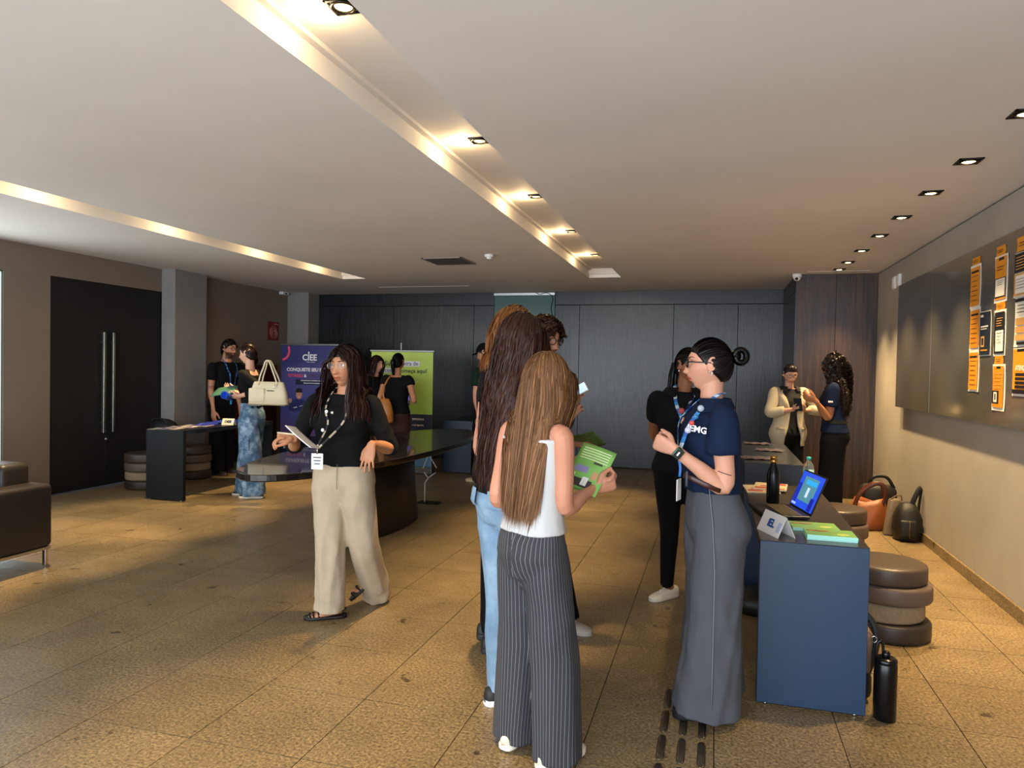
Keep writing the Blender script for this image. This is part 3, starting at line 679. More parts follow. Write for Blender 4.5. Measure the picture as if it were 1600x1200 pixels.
btxt(sa, 'ESTÁGIO', -.22, 1.33, .062, '#e0526a', .002); btxt(sa, '&', -.06, 1.33, .062, '#f2f0f4', .002)
btxt(sa, 'APRENDIZAGEM', .20, 1.33, .058, '#5a3550', .001)
flat(sa, '', [(-.22, 1.20), (.36, 1.20), (.36, 1.28), (-.22, 1.28)], '#171a3c')
btxt(sa, 'CADASTRE-SE E CONHEÇA AS VAGAS', .07, 1.26, .024, '#e6e4ee', .0008, d=.0075); btxt(sa, 'PROGRAMAS EM ANDAMENTO', .07, 1.222, .022, '#e6e4ee', .0008, d=.0075)
arc = [(-wa+.015+.14*math.cos(a), 1.70+.15*math.sin(a)) for a in np.linspace(-1.5, .5, 14)]+[(-wa+.015+.105*math.cos(a), 1.70+.115*math.sin(a)) for a in np.linspace(.5, -1.5, 14)]
arc = [(max(-wa, a), min(1.775, b)) for a, b in arc]; flat(sa, '', arc, '#e2506c')
for cx, sk, hr in ((-.16, '#b98672', '#16100e'), (.16, '#6e4536', '#120d0c')):
    flat(sa, '', [(cx-.17, .80), (cx+.15, .80), (cx+.15, .92), (cx+.08, .98), (cx-.08, .98), (cx-.17, .92)], '#23285f', .0056)
    flat(sa, '', oval(cx, 1.055, .052, .075, 20), sk, .0066, 'printed_face'); flat(sa, '', [(cx-.055, 1.08), (cx+.055, 1.08), (cx+.045, 1.135), (cx, 1.15), (cx-.045, 1.135)], hr, .0074)
    flat(sa, '', [(cx-.02, 1.02), (cx+.02, 1.02), (cx+.012, 1.008), (cx-.012, 1.008)], '#e8dcd8', .0074)
    flat(sa, '', oval(cx-.15, .955, .03, .035, 14), sk, .0066); flat(sa, '', [(cx-.09, .845), (cx-.03, .855), (cx-.03, .87), (cx-.09, .86)], '#cfcfe0', .0066); flat(sa, '', [(cx+.01, .87), (cx+.06, .885), (cx+.06, .895), (cx+.01, .88)], '#cfcfe0', .0066)
flat(sa, '', [(-wa, .10), (wa, .10), (wa, .44), (-wa, .44)], '#12183a', .0050)
btxt(sa, 'MAIS INFORMAÇÕES:', -.20, .40, .036, '#e6e4ee', .0012)
for z in (.33, .255):
    flat(sa, '', oval(-.40, z, .02, .02, 16), '#c9cbe0', .0066); flat(sa, '', [(-.34, z-.010), (-.12, z-.010), (-.12, z+.010), (-.34, z+.010)], '#b9bad0', .0060)
YBN = 9.35
BX0, BX1 = at(581, 545, YBN)[0], at(677, 550, YBN)[0]
tb_, sb_, wb_ = banner(BX0, BX1, YBN, .10, 1.70, 'lime green roll-up banner behind the woman with ponytail', banner_bg('banner_green', [(.0, '#86a02a'), (.7, '#9dbb3e'), (1.1, '#b4cf5a')], (.1, 1.7)))
flat(sb_, '', [(-.26, 1.545), (.26, 1.545), (.27, 1.50), (-.40, 1.49), (-.40, 1.455), (-.05, 1.43), (-.02, 1.49), (.29, 1.50), (.28, 1.56)], '#d9dde6', .0052) if False else None
flat(sb_, '', [(-.02, 1.50), (.27, 1.50), (.27, 1.575), (-.02, 1.575)], '#dfe3ea', .0052); flat(sb_, '', [(-.36, 1.405), (-.05, 1.405), (-.05, 1.475), (-.36, 1.475)], '#dfe3ea', .0052)
btxt(sb_, 'Sua', -.20, 1.535, .088, '#1f2d2a', .0015); btxt(sb_, 'carreira de', .07, 1.537, .082, '#4a4f86', .001)
btxt(sb_, 'sucesso', -.21, 1.44, .082, '#4a4f86', .001); btxt(sb_, 'começa aqui!', .17, 1.435, .082, '#1f2d2a', .0015)
flat(sb_, '', [(-.1, .95), (.13, .95), (.13, 1.33), (-.1, 1.33)], '#1c2430', .0052); flat(sb_, '', [(-.09, .97), (.115, .97), (.115, 1.31), (-.09, 1.31)], '#8d86c0', .0060)
btxt(sb_, '✓', .22, 1.30, .1, '#d8e6a8') if False else flat(sb_, '', [(.19, 1.27), (.20, 1.25), (.25, 1.29), (.245, 1.30), (.20, 1.265)], '#dfe9b8')
for a in range(5): flat(sb_, '', [(.20+.03*math.cos(a), 1.00+.05*math.sin(a)), (.24, .95+.02*a), (.22, 1.02)], '#6fa6b8', .0052)
flat(sb_, '', [(-wb_, .10), (wb_, .10), (wb_, .83), (-wb_, .83)], '#1a1730', .0050)
for z, l_, r_ in ((.76, 'L inova', 'EMPREGOS'), (.68, 'estágio', 'o programa'), (.58, 'jovens', 'vagas'), (.48, '700+', '200+')):
    btxt(sb_, l_, .02, z, .034, '#d8c7cf', .001); btxt(sb_, r_, .26, z, .036 if z > .5 else .055, '#e0d2c0', .001)
flat(sb_, '', [(-wb_, .10)]+[(x, .30+.10*abs(math.sin(x*6+1))) for x in np.linspace(-wb_, wb_, 24)]+[(wb_, .10)], '#6fa3cf', .0056)
# white pole seen above the green banner
p = MB(); xx = at(627, 535, 9.39)[0]-tb_.location.x; p.tube([(xx, .04, .1), (xx, .04, 1.83)], .008, 8); part('pole', p, M_rod, tb_, True)

# ------------------------------------------------------------------ signs on the left recess wall
M_sred = mat('sign_red', '#7d1f24', .5); M_sw = mat('sign_line', '#c98a80', .5)
def wallsign(y, z, w_, h_, label, nm='wall_sign', body=M_sred, X=XL):
    t = thing(nm, label, 'sign', (X, y, z)); p = MB(); p.box((0, -w_/2, -h_/2), (.012, w_/2, h_/2), .002); return t, part('plate', p, body, t)
def sp_(a, b, z0): return (.0135, a, z0+b)
YS, ZS = 10.30*.99, 2.04
t, q = wallsign(10.30, 2.04, .30, .30, 'red square sign with hose-reel spiral on the recessed wall')
p = MB(); th = np.linspace(0, 6*math.pi, 90); p.tube([(.014, (.016+.005*a)*math.cos(a), -.015+(.016+.005*a)*math.sin(a)) for a in th], .0045, 5); part('spiral', p, M_sw, q, True)
p = MB(); p.box((.012, .02, .105), (.0135, .13, .12)); part('hose_end', p, M_sw, q)
t, q = wallsign(8.50, 1.59, .18, .22, 'red fire alarm sign on the wall behind the man\'s shoulder')
p = MB(); p.box((.012, -.07, -.09), (.0135, .07, .09), .0); part('border', p, M_sw, q); p = MB(); p.box((.0134, -.062, -.082), (.0145, .062, .082)); r2 = part('field', p, M_sred, q)
p = MB(); p.tube([(.015, .03*math.cos(a), .03*math.sin(a)) for a in np.linspace(0, 2*math.pi, 20)], .005, 5); part('disc', p, M_sw, q, True)
t, q = wallsign(8.50, 1.42, .18, .12, 'pale caption plate with red letters under the alarm sign', body=mat('sign_pale', '#9a7a70', .6))
text_mesh('ALARME', .03, M_sred, q, frame(Vector((.0135, 0, .02)), Vector((0, 1, 0)), Vector((0, 0, 1)), Vector((1, 0, 0)))); text_mesh('INCÊNDIO', .025, M_sred, q, frame(Vector((.0135, 0, -.02)), Vector((0, 1, 0)), Vector((0, 0, 1)), Vector((1, 0, 0))))
t = thing('alarm_button', 'dark red alarm call box under the caption plate', 'alarm', (XL, 8.50, 1.27)); p = MB(); p.box((0, -.07, -.08), (.05, .07, .08), .006); q = part('box', p, mat('box_red', '#4a1113', .4), t)
p = MB(); p.tube([(.05, 0, .01), (.056, 0, .01)], .03, 16); part('button', p, M_sw, q, True)
t, q = wallsign(8.52, 2.62, .19, .13, 'small dark red exit sign high beside the left column', body=mat('exit_red', '#5a1a1c', .5)); text_mesh('1P', .07, M_sw, q, frame(Vector((.0135, 0, 0)), Vector((0, 1, 0)), Vector((0, 0, 1)), Vector((1, 0, 0))))
t = thing('hose_cabinet', 'dark red hose cabinet on the left wall behind the blue banner', 'cabinet', (XL+.002, 9.75, 0))
p = MB(); p.box((0, -.45, .35), (.16, .45, 1.48), .004); part('body', p, mat('cabinet_red', '#3d0f12', .45), t); p = MB(); p.box((.16, -.43, .37), (.168, .43, 1.46), .003); q = part('door', p, _M['cabinet_red'], t)
p = MB(); p.box((.168, -.40, .85), (.18, -.38, .98), .003); part('handle', p, M_foot, q)
p = MB(); p.box((.0, -.40, 0), (.14, .40, .35)); part('plinth', p, M_black, t)
# small emergency light at the top of the left recess
t = thing('sensor_box', 'tiny white sensor box at the top of the left recess', 'sensor', (XL+.02, 10.55, HC-.055)); p = MB(); p.box((-.02, -.09, 0), (.06, .09, .05), .008); part('housing', p, _M['white_plastic'], t); p = MB(); p.box((.058, -.03, .01), (.063, .03, .03)); part('window', p, M_black, t)

# ------------------------------------------------------------------ notice board and papers on the right wall
M_board = mat('bronze_glass', '#615d54', .16, .25, coat=.5)
t = thing('notice_board', 'long dark bronze glossy notice board mounted on the right wall', 'notice board', (XR-.06, 5.0, 1.80))
for y0, y1 in ((-2.7, -.37), (-.365, 1.93), (1.935, 3.13)):
    p = MB(); p.box((-.006, y0, -.62), (.006, y1, .61), .0015); part('panel', p, M_board, t)
p = MB(); p.box((.006, -2.5, -.5), (.06, 3.0, .5)); part('mount', p, mat('mount_dark', '#2a2926', .7), t)
p = MB()
for y in (-.25, 1.55): p.lathe([(.012, 0), (.012, .004)], seg=12)
XP = XR-.068
def onboard(x, y):
    """photo pixel to (world y, z) on the board"""
    d = _r*((x-800)/F_PX)+_u*((600-y)/F_PX)+_f; k_ = XP/d.x; return d.y*k_, H+d.z*k_
M_amb = mat('poster_amber', '#d98a1d', .55); M_pw = mat('poster_white', '#e6dfd0', .6); M_pn = mat('poster_navy', '#1f2734', .5); M_pb = mat('poster_black', '#17161a', .5); M_pale = mat('poster_tan', '#cf9a58', .55)
def poster(px0, py0, px1, py1, label, bodycol, blocks, group=None, nm='notice_paper', curl=.004, texts=()):
    (ya, za), (yb, zb) = onboard(px0, (py0+py1)/2), onboard(px1, (py0+py1)/2)
    xm = (px0+px1)/2; zt, zl = onboard(xm, py0)[1], onboard(xm, py1)[1]; ym = (ya+yb)/2; w_ = abs(ya-yb); h_ = zt-zl
    t = thing(nm, label, 'paper', (XP, ym, (zt+zl)/2), 0, group)
    n = 7; v = []
    for j in range(n):
        for i in range(4):
            zz = (j/(n-1)-.5)*h_; yy_ = (i/3-.5)*w_; v.append((-curl*(abs(2*j/(n-1)-1)**2)*(1 if i in (0, 3) else .3)*rnd.uniform(.3, 1.3)-.0005, yy_, zz))
    p = MB(); p.add(v, [(j*4+i, (j+1)*4+i, (j+1)*4+i+1, j*4+i+1) for j in range(n-1) for i in range(3)]); q = part('sheet', p, bodycol, t)
    sm_ = q.modifiers.new('solid', 'SOLIDIFY'); sm_.thickness = .0006; sm_.offset = -1
    # blocks: u from left edge of the sheet as seen (far end = left), v from the top
    for k_, (u0, v0, u1, v1, m_) in enumerate(blocks):
        p = MB(); y0_, y1_ = (.5-u0)*w_, (.5-u1)*w_; z0_, z1_ = (.5-v0)*h_, (.5-v1)*h_
        dz = -.0065-.0004*k_; p.box((dz, y1_, z1_), (dz+.0003, y0_, z0_)); part('print', p, m_, q)
    for (s_, u, vv_, sz, m_) in texts:
        text_mesh(s_, sz, m_, q, frame(Vector((-.0105, (.5-u)*w_, (.5-vv_)*h_)), Vector((0, -1, 0)), Vector((0, 0, 1)), Vector((-1, 0, 0))), depth=.0002, bold=.0008)
    return t
def lines(u0, u1, v0, v1, n, m_, th=.008): return [(u0, v0+(v1-v0)*k/(n-1), u1-((k*37) % 5)*.03, v0+(v1-v0)*k/(n-1)+th, m_) for k in range(n)]
G_ = 'amber notices on the board'
P3 = [(515, 413, 480), (515, 482, 544), (514, 546, 611)]
for k, (lab, y0, y1, l0) in enumerate((('top amber notice of the board\'s leftmost column', 414, 481, 1519), ('middle amber notice of the board\'s leftmost column', 481, 547, 1518), ('bottom amber notice of the board\'s leftmost column', 547, 612, 1516))):
    poster(l0-2, y0, l0+14, y1, lab, M_pw, [(.08, .06, .92, .95, M_amb), (.15, .14, .85, .19, M_pb)]+lines(.2, .8, .26, .82, 6, M_pb, .012), G_)
poster(1520, 402, 1532, 414, 'small amber strip above the leftmost column of notices', M_amb, lines(.2, .8, .4, .6, 2, M_pb, .06), nm='paper_label')
poster(1531.5, 486, 1549, 556, 'dark navy notice between the two amber columns', M_pw, [(.04, .02, .96, .98, M_pn), (.12, .08, .35, .13, M_pw), (.15, .33, .8, .36, M_pw), (.15, .39, .7, .41, M_pw), (.2, .56, .5, .80, M_pale), (.26, .6, .44, .76, M_pn), (.2, .86, .8, .89, M_amb)])
poster(1558, 384, 1572, 399, 'small amber strip above the white framed notice', M_amb, lines(.2, .8, .4, .6, 2, M_pb, .06), nm='paper_label')
poster(1555, 399, 1575, 472, 'white framed amber notice at the top of second column', M_pw, [(.08, .04, .92, .94, M_amb), (.35, .05, .75, .11, M_pb), (.08, .48, .92, .90, M_pb), (.14, .50, .86, .87, M_pw)]+lines(.3, .8, .54, .62, 3, M_pb, .01)+lines(.25, .75, .24, .30, 2, M_pb, .015))
poster(1557, 472, 1571, 484, 'small amber strip in the middle of second column', M_amb, lines(.2, .8, .4, .6, 2, M_pb, .06), nm='paper_label')
poster(1554, 484, 1572, 556, 'black and amber notice halfway down the second column', M_pw, [(.08, .05, .92, .95, M_pb), (.2, .45, .86, .90, M_pw)]+lines(.25, .8, .18, .34, 4, M_pale, .012)+lines(.3, .75, .5, .7, 4, M_pb, .01))
poster(1554.5, 556, 1568, 569, 'small amber strip above the lowest second-column notice', M_amb, lines(.2, .8, .4, .6, 2, M_pb, .06), nm='paper_label')
poster(1551, 569, 1571, 642, 'amber notice with a black square, lowest in second column', M_pw, [(.08, .04, .90, .93, M_amb), (.35, .05, .68, .10, M_pb), (.06, .57, .58, .85, M_pb), (.18, .60, .45, .82, M_pw), (.27, .64, .36, .77, M_pb)]+lines(.2, .8, .2, .5, 5, M_pale, .012))
poster(1590, 368, 1612, 390, 'amber strip at the top of the board\'s third column', M_amb, lines(.2, .8, .4, .6, 2, M_pb, .05), nm='paper_label')
poster(1586, 390, 1625, 461, 'black and white notice at top of the third column', M_pw, [(.03, .02, .97, .45, M_pb), (.03, .47, .97, .97, M_pale), (.1, .52, .9, .92, M_pw)]+lines(.1, .8, .1, .36, 5, M_pale, .018)+lines(.15, .8, .6, .8, 4, M_pb, .01))
poster(1586, 462, 1623, 541, 'white notice with three tan boxes in third column', M_pw, [(.03, .02, .97, .09, M_pb), (.08, .42, .97, .56, M_pale), (.08, .59, .97, .72, M_pale), (.08, .75, .97, .87, M_pale), (.15, .90, .97, .96, M_pb)]+lines(.15, .8, .16, .3, 3, M_pb, .014))
poster(1583, 543, 1622, 620, 'amber notice with black lettering, lowest in third column', M_pw, [(.03, .02, .97, .95, M_amb), (.2, .02, .9, .08, M_pb), (.03, .86, .97, .95, M_pb)]+[(.15, .52+.085*k, .97, .58+.085*k, M_pb) for k in range(4)], texts=[('ATENÇÃO', .45, .42, .042, M_pw)])
for k, (x, y, lab) in enumerate(((1400, 442, 'flat white wall plate at board\'s upper corner, left one of two'), (1407, 438, 'flat white wall plate at board\'s upper corner, right one of two'))):
    d = _r*((x-800)/F_PX)+_u*((600-y)/F_PX)+_f; k_ = (XR)/d.x
    t = thing('wall_plate', lab, 'switch', (XR, d.y*k_, H+d.z*k_)); p = MB(); p.box((-.03, -.055, -.065), (0, .055, .065), .006); part('plate', p, _M['white_plastic'], t)
    p = MB(); p.box((-.033, -.025, -.04), (-.03, .025, .04), .001); part('rocker', p, _M['white_plastic'], t)
# ------------------------------------------------------------------ tactile bars set in the floor
M_brz = mat('tactile_metal', '#6d6252', .35, .9, var=.1)
tb = MB()
th = np.linspace(0, math.pi, 8); prof = []
def bar_mesh():
    b_ = MB(); L_, w_ = .098, .0165; rings = []
    for y in [-L_]+list(np.linspace(-L_+.004, L_-.004, 9))+[L_]:
        k_ = 1 if abs(y) < L_-.001 else .8
        e = math.sqrt(max(0, 1-max(0, (abs(y)-(L_-w_))/w_)**2))*.95+.05
        rings.append(np.array([(w_*e*math.cos(a), y, .0052*math.sin(a)**.5*(.4+.6*e)) for a in th]))
    b_.loft(rings)
    for i in (-1, 0, 1):
        b_.box((i*.007-.001, -L_+.02, .0045), (i*.007+.001, L_-.02, .0062))
    return b_.mesh('tactile_bar', M_brz, True)
BAR = bar_mesh()
for j in range(7):
    for i in range(3):
        link('tactile_bar', BAR, FLOOR, (-.173+.0775*i, 2.00+.222*j+.0*i-.006*i, 0.0))
# ================================================================== PEOPLE: generator
def smoothstep(x, a, b):
    t = np.clip((x-a)/(b-a), 0, 1); return t*t*(3-2*t)
def remesh(mb, voxel, smooth=2, mods=None):
    me = mb.mesh('tmp', M_black); o = bpy.data.objects.new('tmp', me); COL.objects.link(o)
    r = o.modifiers.new('r', 'REMESH'); r.mode = 'VOXEL'; r.voxel_size = voxel; r.use_smooth_shade = True
    if smooth: s = o.modifiers.new('s', 'SMOOTH'); s.factor = .5; s.iterations = smooth
    dg = bpy.context.evaluated_depsgraph_get(); em = o.evaluated_get(dg).to_mesh()
    n = len(em.vertices); v = np.empty(n*3); em.vertices.foreach_get('co', v); v = v.reshape(-1, 3)
    nn = np.empty(n*3); em.vertices.foreach_get('normal', nn); nn = nn.reshape(-1, 3)
    L = np.empty(len(em.loops), int); em.loops.foreach_get('vertex_index', L)
    ps = np.empty(len(em.polygons), int); em.polygons.foreach_get('loop_start', ps)
    pl = np.empty(len(em.polygons), int); em.polygons.foreach_get('loop_total', pl)
    o.evaluated_get(dg).to_mesh_clear(); bpy.data.objects.remove(o); bpy.data.meshes.remove(me)
    return dict(v=v, n=nn, L=L, ps=ps, pl=pl)
def join(ds):
    off = 0; lo = 0; v = []; n = []; L = []; ps = []; pl = []
    for d in ds:
        v.append(d['v']); n.append(d['n']); L.append(d['L']+off); ps.append(d['ps']+lo); pl.append(d['pl']); off += len(d['v']); lo += len(d['L'])
    return dict(v=np.concatenate(v), n=np.concatenate(n), L=np.concatenate(L), ps=np.concatenate(ps), pl=np.concatenate(pl))
def fast_mesh(name, d, mat_, origin, cols=None, extra=None):
    me = bpy.data.meshes.new(name); v = d['v']-np.array(origin)
    me.vertices.add(len(v)); me.vertices.foreach_set('co', v.ravel())
    me.loops.add(len(d['L'])); me.loops.foreach_set('vertex_index', d['L'].astype(np.int32))
    me.polygons.add(len(d['ps'])); me.polygons.foreach_set('loop_start', d['ps'].astype(np.int32))
    me.update(calc_edges=True); me.polygons.foreach_set('use_smooth', [True]*len(d['ps']))
    for nm, c in (('tint', cols),)+tuple((extra or {}).items()):
        if c is None: continue
        a = me.color_attributes.new(nm, 'FLOAT_COLOR', 'POINT'); c = np.asarray(c, float)
        if c.shape[1] == 3: c = np.c_[c, np.ones(len(c))]
        a.data.foreach_set('color', c.ravel())
    me.materials.append(mat_); me.validate(); me.update(); return me
def folds(d, amp, k=(42, 42, 20), seed=0, zr=None):
    """cloth folds pushed along the normals"""
    r = np.random.RandomState(seed); p = d['v']; s = np.zeros(len(p))
    for i in range(7):
        a = r.normal(size=3)*np.array(k)*(.6+.25*i); ph = r.uniform(0, 6.28)
        w_ = 1.3*np.sin(p@(r.normal(size=3)*9)+r.uniform(0, 6)); s += ((1-2*np.abs(np.sin(.5*(p@a+ph+w_))))*1.2 if i % 2 else np.sin(p@a+ph+w_))/(1+.35*i)
    s = np.sign(s)*np.abs(s)**.9*(.55+.45*np.sin(p@(r.normal(size=3)*6)+1)); d['v'] = p+d['n']*(s*amp/2.0)[:, None]; return d
def ik(a, b, l1, l2, pole):
    a, b = np.array(a), np.array(b); d = b-a; D = min(np.linalg.norm(d), (l1+l2)*.999); u = unit(d)
    x = (D*D+l1*l1-l2*l2)/(2*D); h_ = math.sqrt(max(0, l1*l1-x*x)); p = np.array(pole)-u*np.dot(pole, u)
    return a+u*x+unit(p)*h_, a+u*D
FEM = [(-.22, .118, .080, -.012), (-.12, .150, .105, -.014), (-.02, .168, .120, -.016), (.10, .165, .114, -.012), (.22, .147, .098, -.004), (.36, .124, .083, .002), (.50, .126, .088, .006),
       (.64, .141, .106, .016), (.76, .150, .106, .014), (.88, .155, .088, .002), (.97, .140, .068, -.008), (1.04, .095, .056, -.012), (1.10, .058, .052, -.010)]
MAL = [(-.22, .120, .085, -.008), (-.12, .145, .105, -.010), (-.02, .158, .112, -.012), (.10, .156, .108, -.008), (.22, .150, .104, 0), (.36, .145, .100, .006), (.50, .150, .104, .008),
       (.64, .163, .114, .008), (.76, .172, .114, .006), (.88, .178, .098, 0), (.97, .162, .074, -.008), (1.04, .105, .062, -.012), (1.10, .066, .060, -.010)]
SKIN = {}
def skin(name, col):
    if name not in SKIN: SKIN[name] = mat('skin_'+name, col, .48, var=.05, vscale=9, bump=.08, bscale=220, bdist=.0006, attr='tint', sss=.12, spec=.35)
    return SKIN[name]
M_sclera = mat('eye_white', '#d9d3cc', .25); M_iris = mat('iris_brown', '#2a1710', .15); M_pupil = mat('pupil', '#050404', .1); M_lash = mat('lash', '#0d0908', .7)
M_glassl = mat('lens_glass', '#dfeaf2', .05, alpha=.06, spec=.5)
def head_grid():
    nu, nv = 96, 72; v = []
    for i in range(1, nv):
        a = math.pi*i/nv
        for j in range(nu):
            b = 2*math.pi*j/nu; v.append((math.sin(a)*math.sin(b), math.sin(a)*math.cos(b), -math.cos(a)))
    v += [(0, 0, -1), (0, 0, 1)]; f = []
    for i in range(nv-2):
        for j in range(nu): f.append((i*nu+j, (i+1)*nu+j, (i+1)*nu+(j+1) % nu, i*nu+(j+1) % nu))
    B = (nv-1)*nu
    for j in range(nu): f.append((B, j, (j+1) % nu)); f.append((B+1, (nv-2)*nu+(j+1) % nu, (nv-2)*nu+j))
    return np.array(v), f
HG = head_grid()
def head_shape(male=False, jaw=1.0):
    """local: x left, y front, z up; height ~.226"""
    d, f = HG; x, y, z = d[:, 0]*.074, d[:, 1]*.094, d[:, 2]*.113
    y = y-.004+np.where(d[:, 2] > 0, -.008*d[:, 2], 0)
    lo = smoothstep(-z, .0, .113)
    x = x*(1-.30*lo*(1.0 if not male else .72)/jaw); back = y < 0
    y = np.where(back, y*(1-.42*smoothstep(-z, .02, .10))-.0, y*(1-.04*lo))
    y = np.where((y > 0) & (z < -.02), y+.006*smoothstep(-z, .02, .1), y)
    x = np.where(z > .05, x*(1-.02), x)
    fr = smoothstep(d[:, 1], .15, .6)
    def g(cx, cz, sx, sz, amp, sym=True):
        w_ = np.exp(-((x-cx)/sx)**2/2-((z-cz)/sz)**2/2)
        if sym and cx: w_ = w_+np.exp(-((x+cx)/sx)**2/2-((z-cz)/sz)**2/2)
        return amp*w_
    dy = g(0, .034, .040, .012, .0035)+g(.031, .010, .014, .011, -.0095)+g(.042, -.024, .018, .016, .004)+g(0, -.102, .018, .012, .008)
    t = np.clip((.022-z)/(.022+.030), 0, 1); nose = (.003+.0132*t**1.1)*np.exp(-(x/(.0068+.0042*t))**2/2)*smoothstep(z, -.043, -.033)*smoothstep(-z, -.03, -.015)
    dy = dy+nose+g(.0115, -.032, .0055, .006, .0085)+g(0, -.0335, .008, .006, .005)
    dy = dy+g(0, -.0535, .020, .0052, .0065)+g(0, -.0600, .021, .0022, -.0042)+g(0, -.0668, .0165, .0052, .0078)+g(0, -.079, .016, .005, -.004)+g(0, -.052, .026, .016, .004)
    dy = dy+g(0, -.046, .003, .005, -.0015)
    y = y+dy*fr
    return np.c_[x, y, z], f
# hairline on the unit head direction
def is_scalp(d, hi=0.0): return scalp_dist(d) > hi
def scalp_dist(d):
    az = np.degrees(np.arctan2(np.abs(d[:, 0]), d[:, 1])); th = np.interp(az, [0, 25, 45, 62, 78, 92, 104, 130, 180], [.60, .58, .50, .30, .05, -.10, -.30, -.55, -.60])
    return d[:, 2]-th
def strands_mesh(P, rad, tones, ctr=None, up=(0, 0, 1)):
    """P: (n strands, k points, 3) -> flat locks lying along the hair surface"""
    n, k, _ = P.shape; T = np.gradient(P, axis=1); T /= np.linalg.norm(T, axis=2)[..., None]+1e-9
    c = P.mean(axis=(0, 1)) if ctr is None else np.array(ctr); O = P-c
    if ctr is not None: O[..., 2] = np.maximum(O[..., 2], 0)*1.0
    O /= np.linalg.norm(O, axis=2)[..., None]+1e-9
    rs = np.random.RandomState(n); O = O+rs.normal(size=(n, 1, 3))*.38; A = np.cross(T, O); A /= np.linalg.norm(A, axis=2)[..., None]+1e-9
    r = rad[:, None, None]*np.interp(np.linspace(0, 1, k), [0, .06, .6, .92, 1], [.7, 1, 1, .6, .10])[None, :, None]
    V_ = np.stack([P-A*r, P+A*r], 2).reshape(-1, 3); idx = np.arange(n*k*2).reshape(n, k, 2)
    Q = np.stack([idx[:, :-1, 0], idx[:, :-1, 1], idx[:, 1:, 1], idx[:, 1:, 0]], -1).reshape(-1, 4); nq = len(Q)
    C = np.repeat(tones.reshape(n*k, 3), 2, axis=0)
    return dict(v=V_, n=V_*0, L=Q.ravel(), ps=np.arange(nq)*4, pl=np.full(nq, 4)), C
def hair_mat(name, col, rough=.6):
    if name in _M: return _M[name]
    m_ = mat(name, col, rough, attr='tint', spec=.22); return m_
class Person:
    def __init__(s, label, pos, heading, h=1.65, male=False, build=1.0, lean=(0, 0), twist=0, head=(0, 0, 0), skin_=('mid', '#a87456'), hi=False, hipdrop=0, group=None,
                 shoulder_w=None, hoff=(0, 0, 0), head_scale=1.0, head_fwd=.012, headw=1.0):
        """heading in degrees: direction faced in the ground plane, 0 = +X, 90 = +Y; lean=(forward,left) metres at the shoulders; head=(yaw left, pitch up, roll)"""
        s.h = h; k = h/1.65; s.k = k; s.b = build; s.male = male; s.hi = hi; s.skin = skin(*skin_); s.pos = V(*pos[:2], 0)
        s.vox = .0048 if hi else (.0075 if s.pos[1] < 7 else .0085)
        a = R(heading); s.F = V(math.cos(a), math.sin(a), 0); s.L = V(-math.sin(a), math.cos(a), 0); s.U = V(0, 0, 1)
        a2 = R(heading+twist); s.Fs = V(math.cos(a2), math.sin(a2), 0); s.Ls = V(-math.sin(a2), math.cos(a2), 0)
        s.root = thing('person', label, 'person', tuple(s.pos), 0, group)
        s.Pc = s.pos+s.U*(.515*h); s.Sc = s.Pc+s.U*(.30*h)+s.Fs*lean[0]+s.Ls*lean[1]
        sw = shoulder_w or (.168 if not male else .198); s.sw = sw*k
        s.hip = {q: s.Pc+s.L*sg*.082*k*(.9+.1*build)-s.U*.01 for q, sg in (('L', 1), ('R', -1))}
        s.sh = {q: s.Sc+s.Ls*sg*s.sw*(.75+.25*build)-s.U*(.036 if male else .028)*k for q, sg in (('L', 1), ('R', -1))}
        s.rows = np.array(MAL if male else FEM)
        sp = unit(s.Sc-s.Pc); s.N = s.Sc+sp*.045*k-s.Fs*.012*k
        yw, pt, rl = [R(q) for q in head]
        hf = s.Fs*math.cos(yw)+s.Ls*math.sin(yw); hl = -s.Fs*math.sin(yw)+s.Ls*math.cos(yw)
        hu = s.U*math.cos(pt)-hf*math.sin(pt); hf = hf*math.cos(pt)+s.U*math.sin(pt)
        hl, hu = hl*math.cos(rl)+hu*math.sin(rl), hu*math.cos(rl)-hl*math.sin(rl)
        s.hf, s.hl, s.hu = hf, hl, hu; s.hs = .99*(1.05 if male else 1.0)*(.35+.65*k)*head_scale
        top = h-.113*s.hs
        s.Hc = V(s.N[0], s.N[1], 0)+s.Fs*head_fwd+hf*.022+V(0, 0, top)
        s.Hc[2] = s.N[2]+(top-(.515+.30)*h-.045*k)*1.0
        s.Hc = s.Hc+V(*hoff); s.N = s.N+V(*hoff)*.5; s.HM = np.stack([hl, hf, hu], 1)*s.hs      # columns: local x,y,z
        s.elb = {}; s.wr = {}; s.kn = {}; s.an = {}; s.toe = {}; s.hands = {}
        s.ua, s.fa = .168*h, .150*h
        for q, sg in (('L', 1), ('R', -1)):
            s.arm(q, s.sh[q]+s.Ls*sg*.10-s.U+s.F*.0, s.sh[q]+s.Ls*sg*.12-s.U*2+s.F*.30); s.leg(q, s.hip[q]+s.L*sg*.01+V(0, 0, -s.hip[q][2]+.078*k), s.F)
    def P(s, x): return s.Hc+s.HM@np.asarray(x, float)      # head local to world
    def arm(s, q, elbow, wrist):
        e = s.sh[q]+unit(np.array(elbow)-s.sh[q])*s.ua; w_ = e+unit(np.array(wrist)-e)*s.fa; s.elb[q], s.wr[q] = e, w_; return s
    def reach(s, q, wrist, pole):
        e, w_ = ik(s.sh[q], wrist, s.ua, s.fa, pole); s.elb[q], s.wr[q] = e, w_; return s
    def hand(s, q, D=None, N=None, curl=(.25, .3, .25), spread=.10, thumb=0.0, bend=None, size=1.0):
        s.hands[q] = dict(D=D, N=N, curl=curl, spread=spread, thumb=thumb, size=size); return s
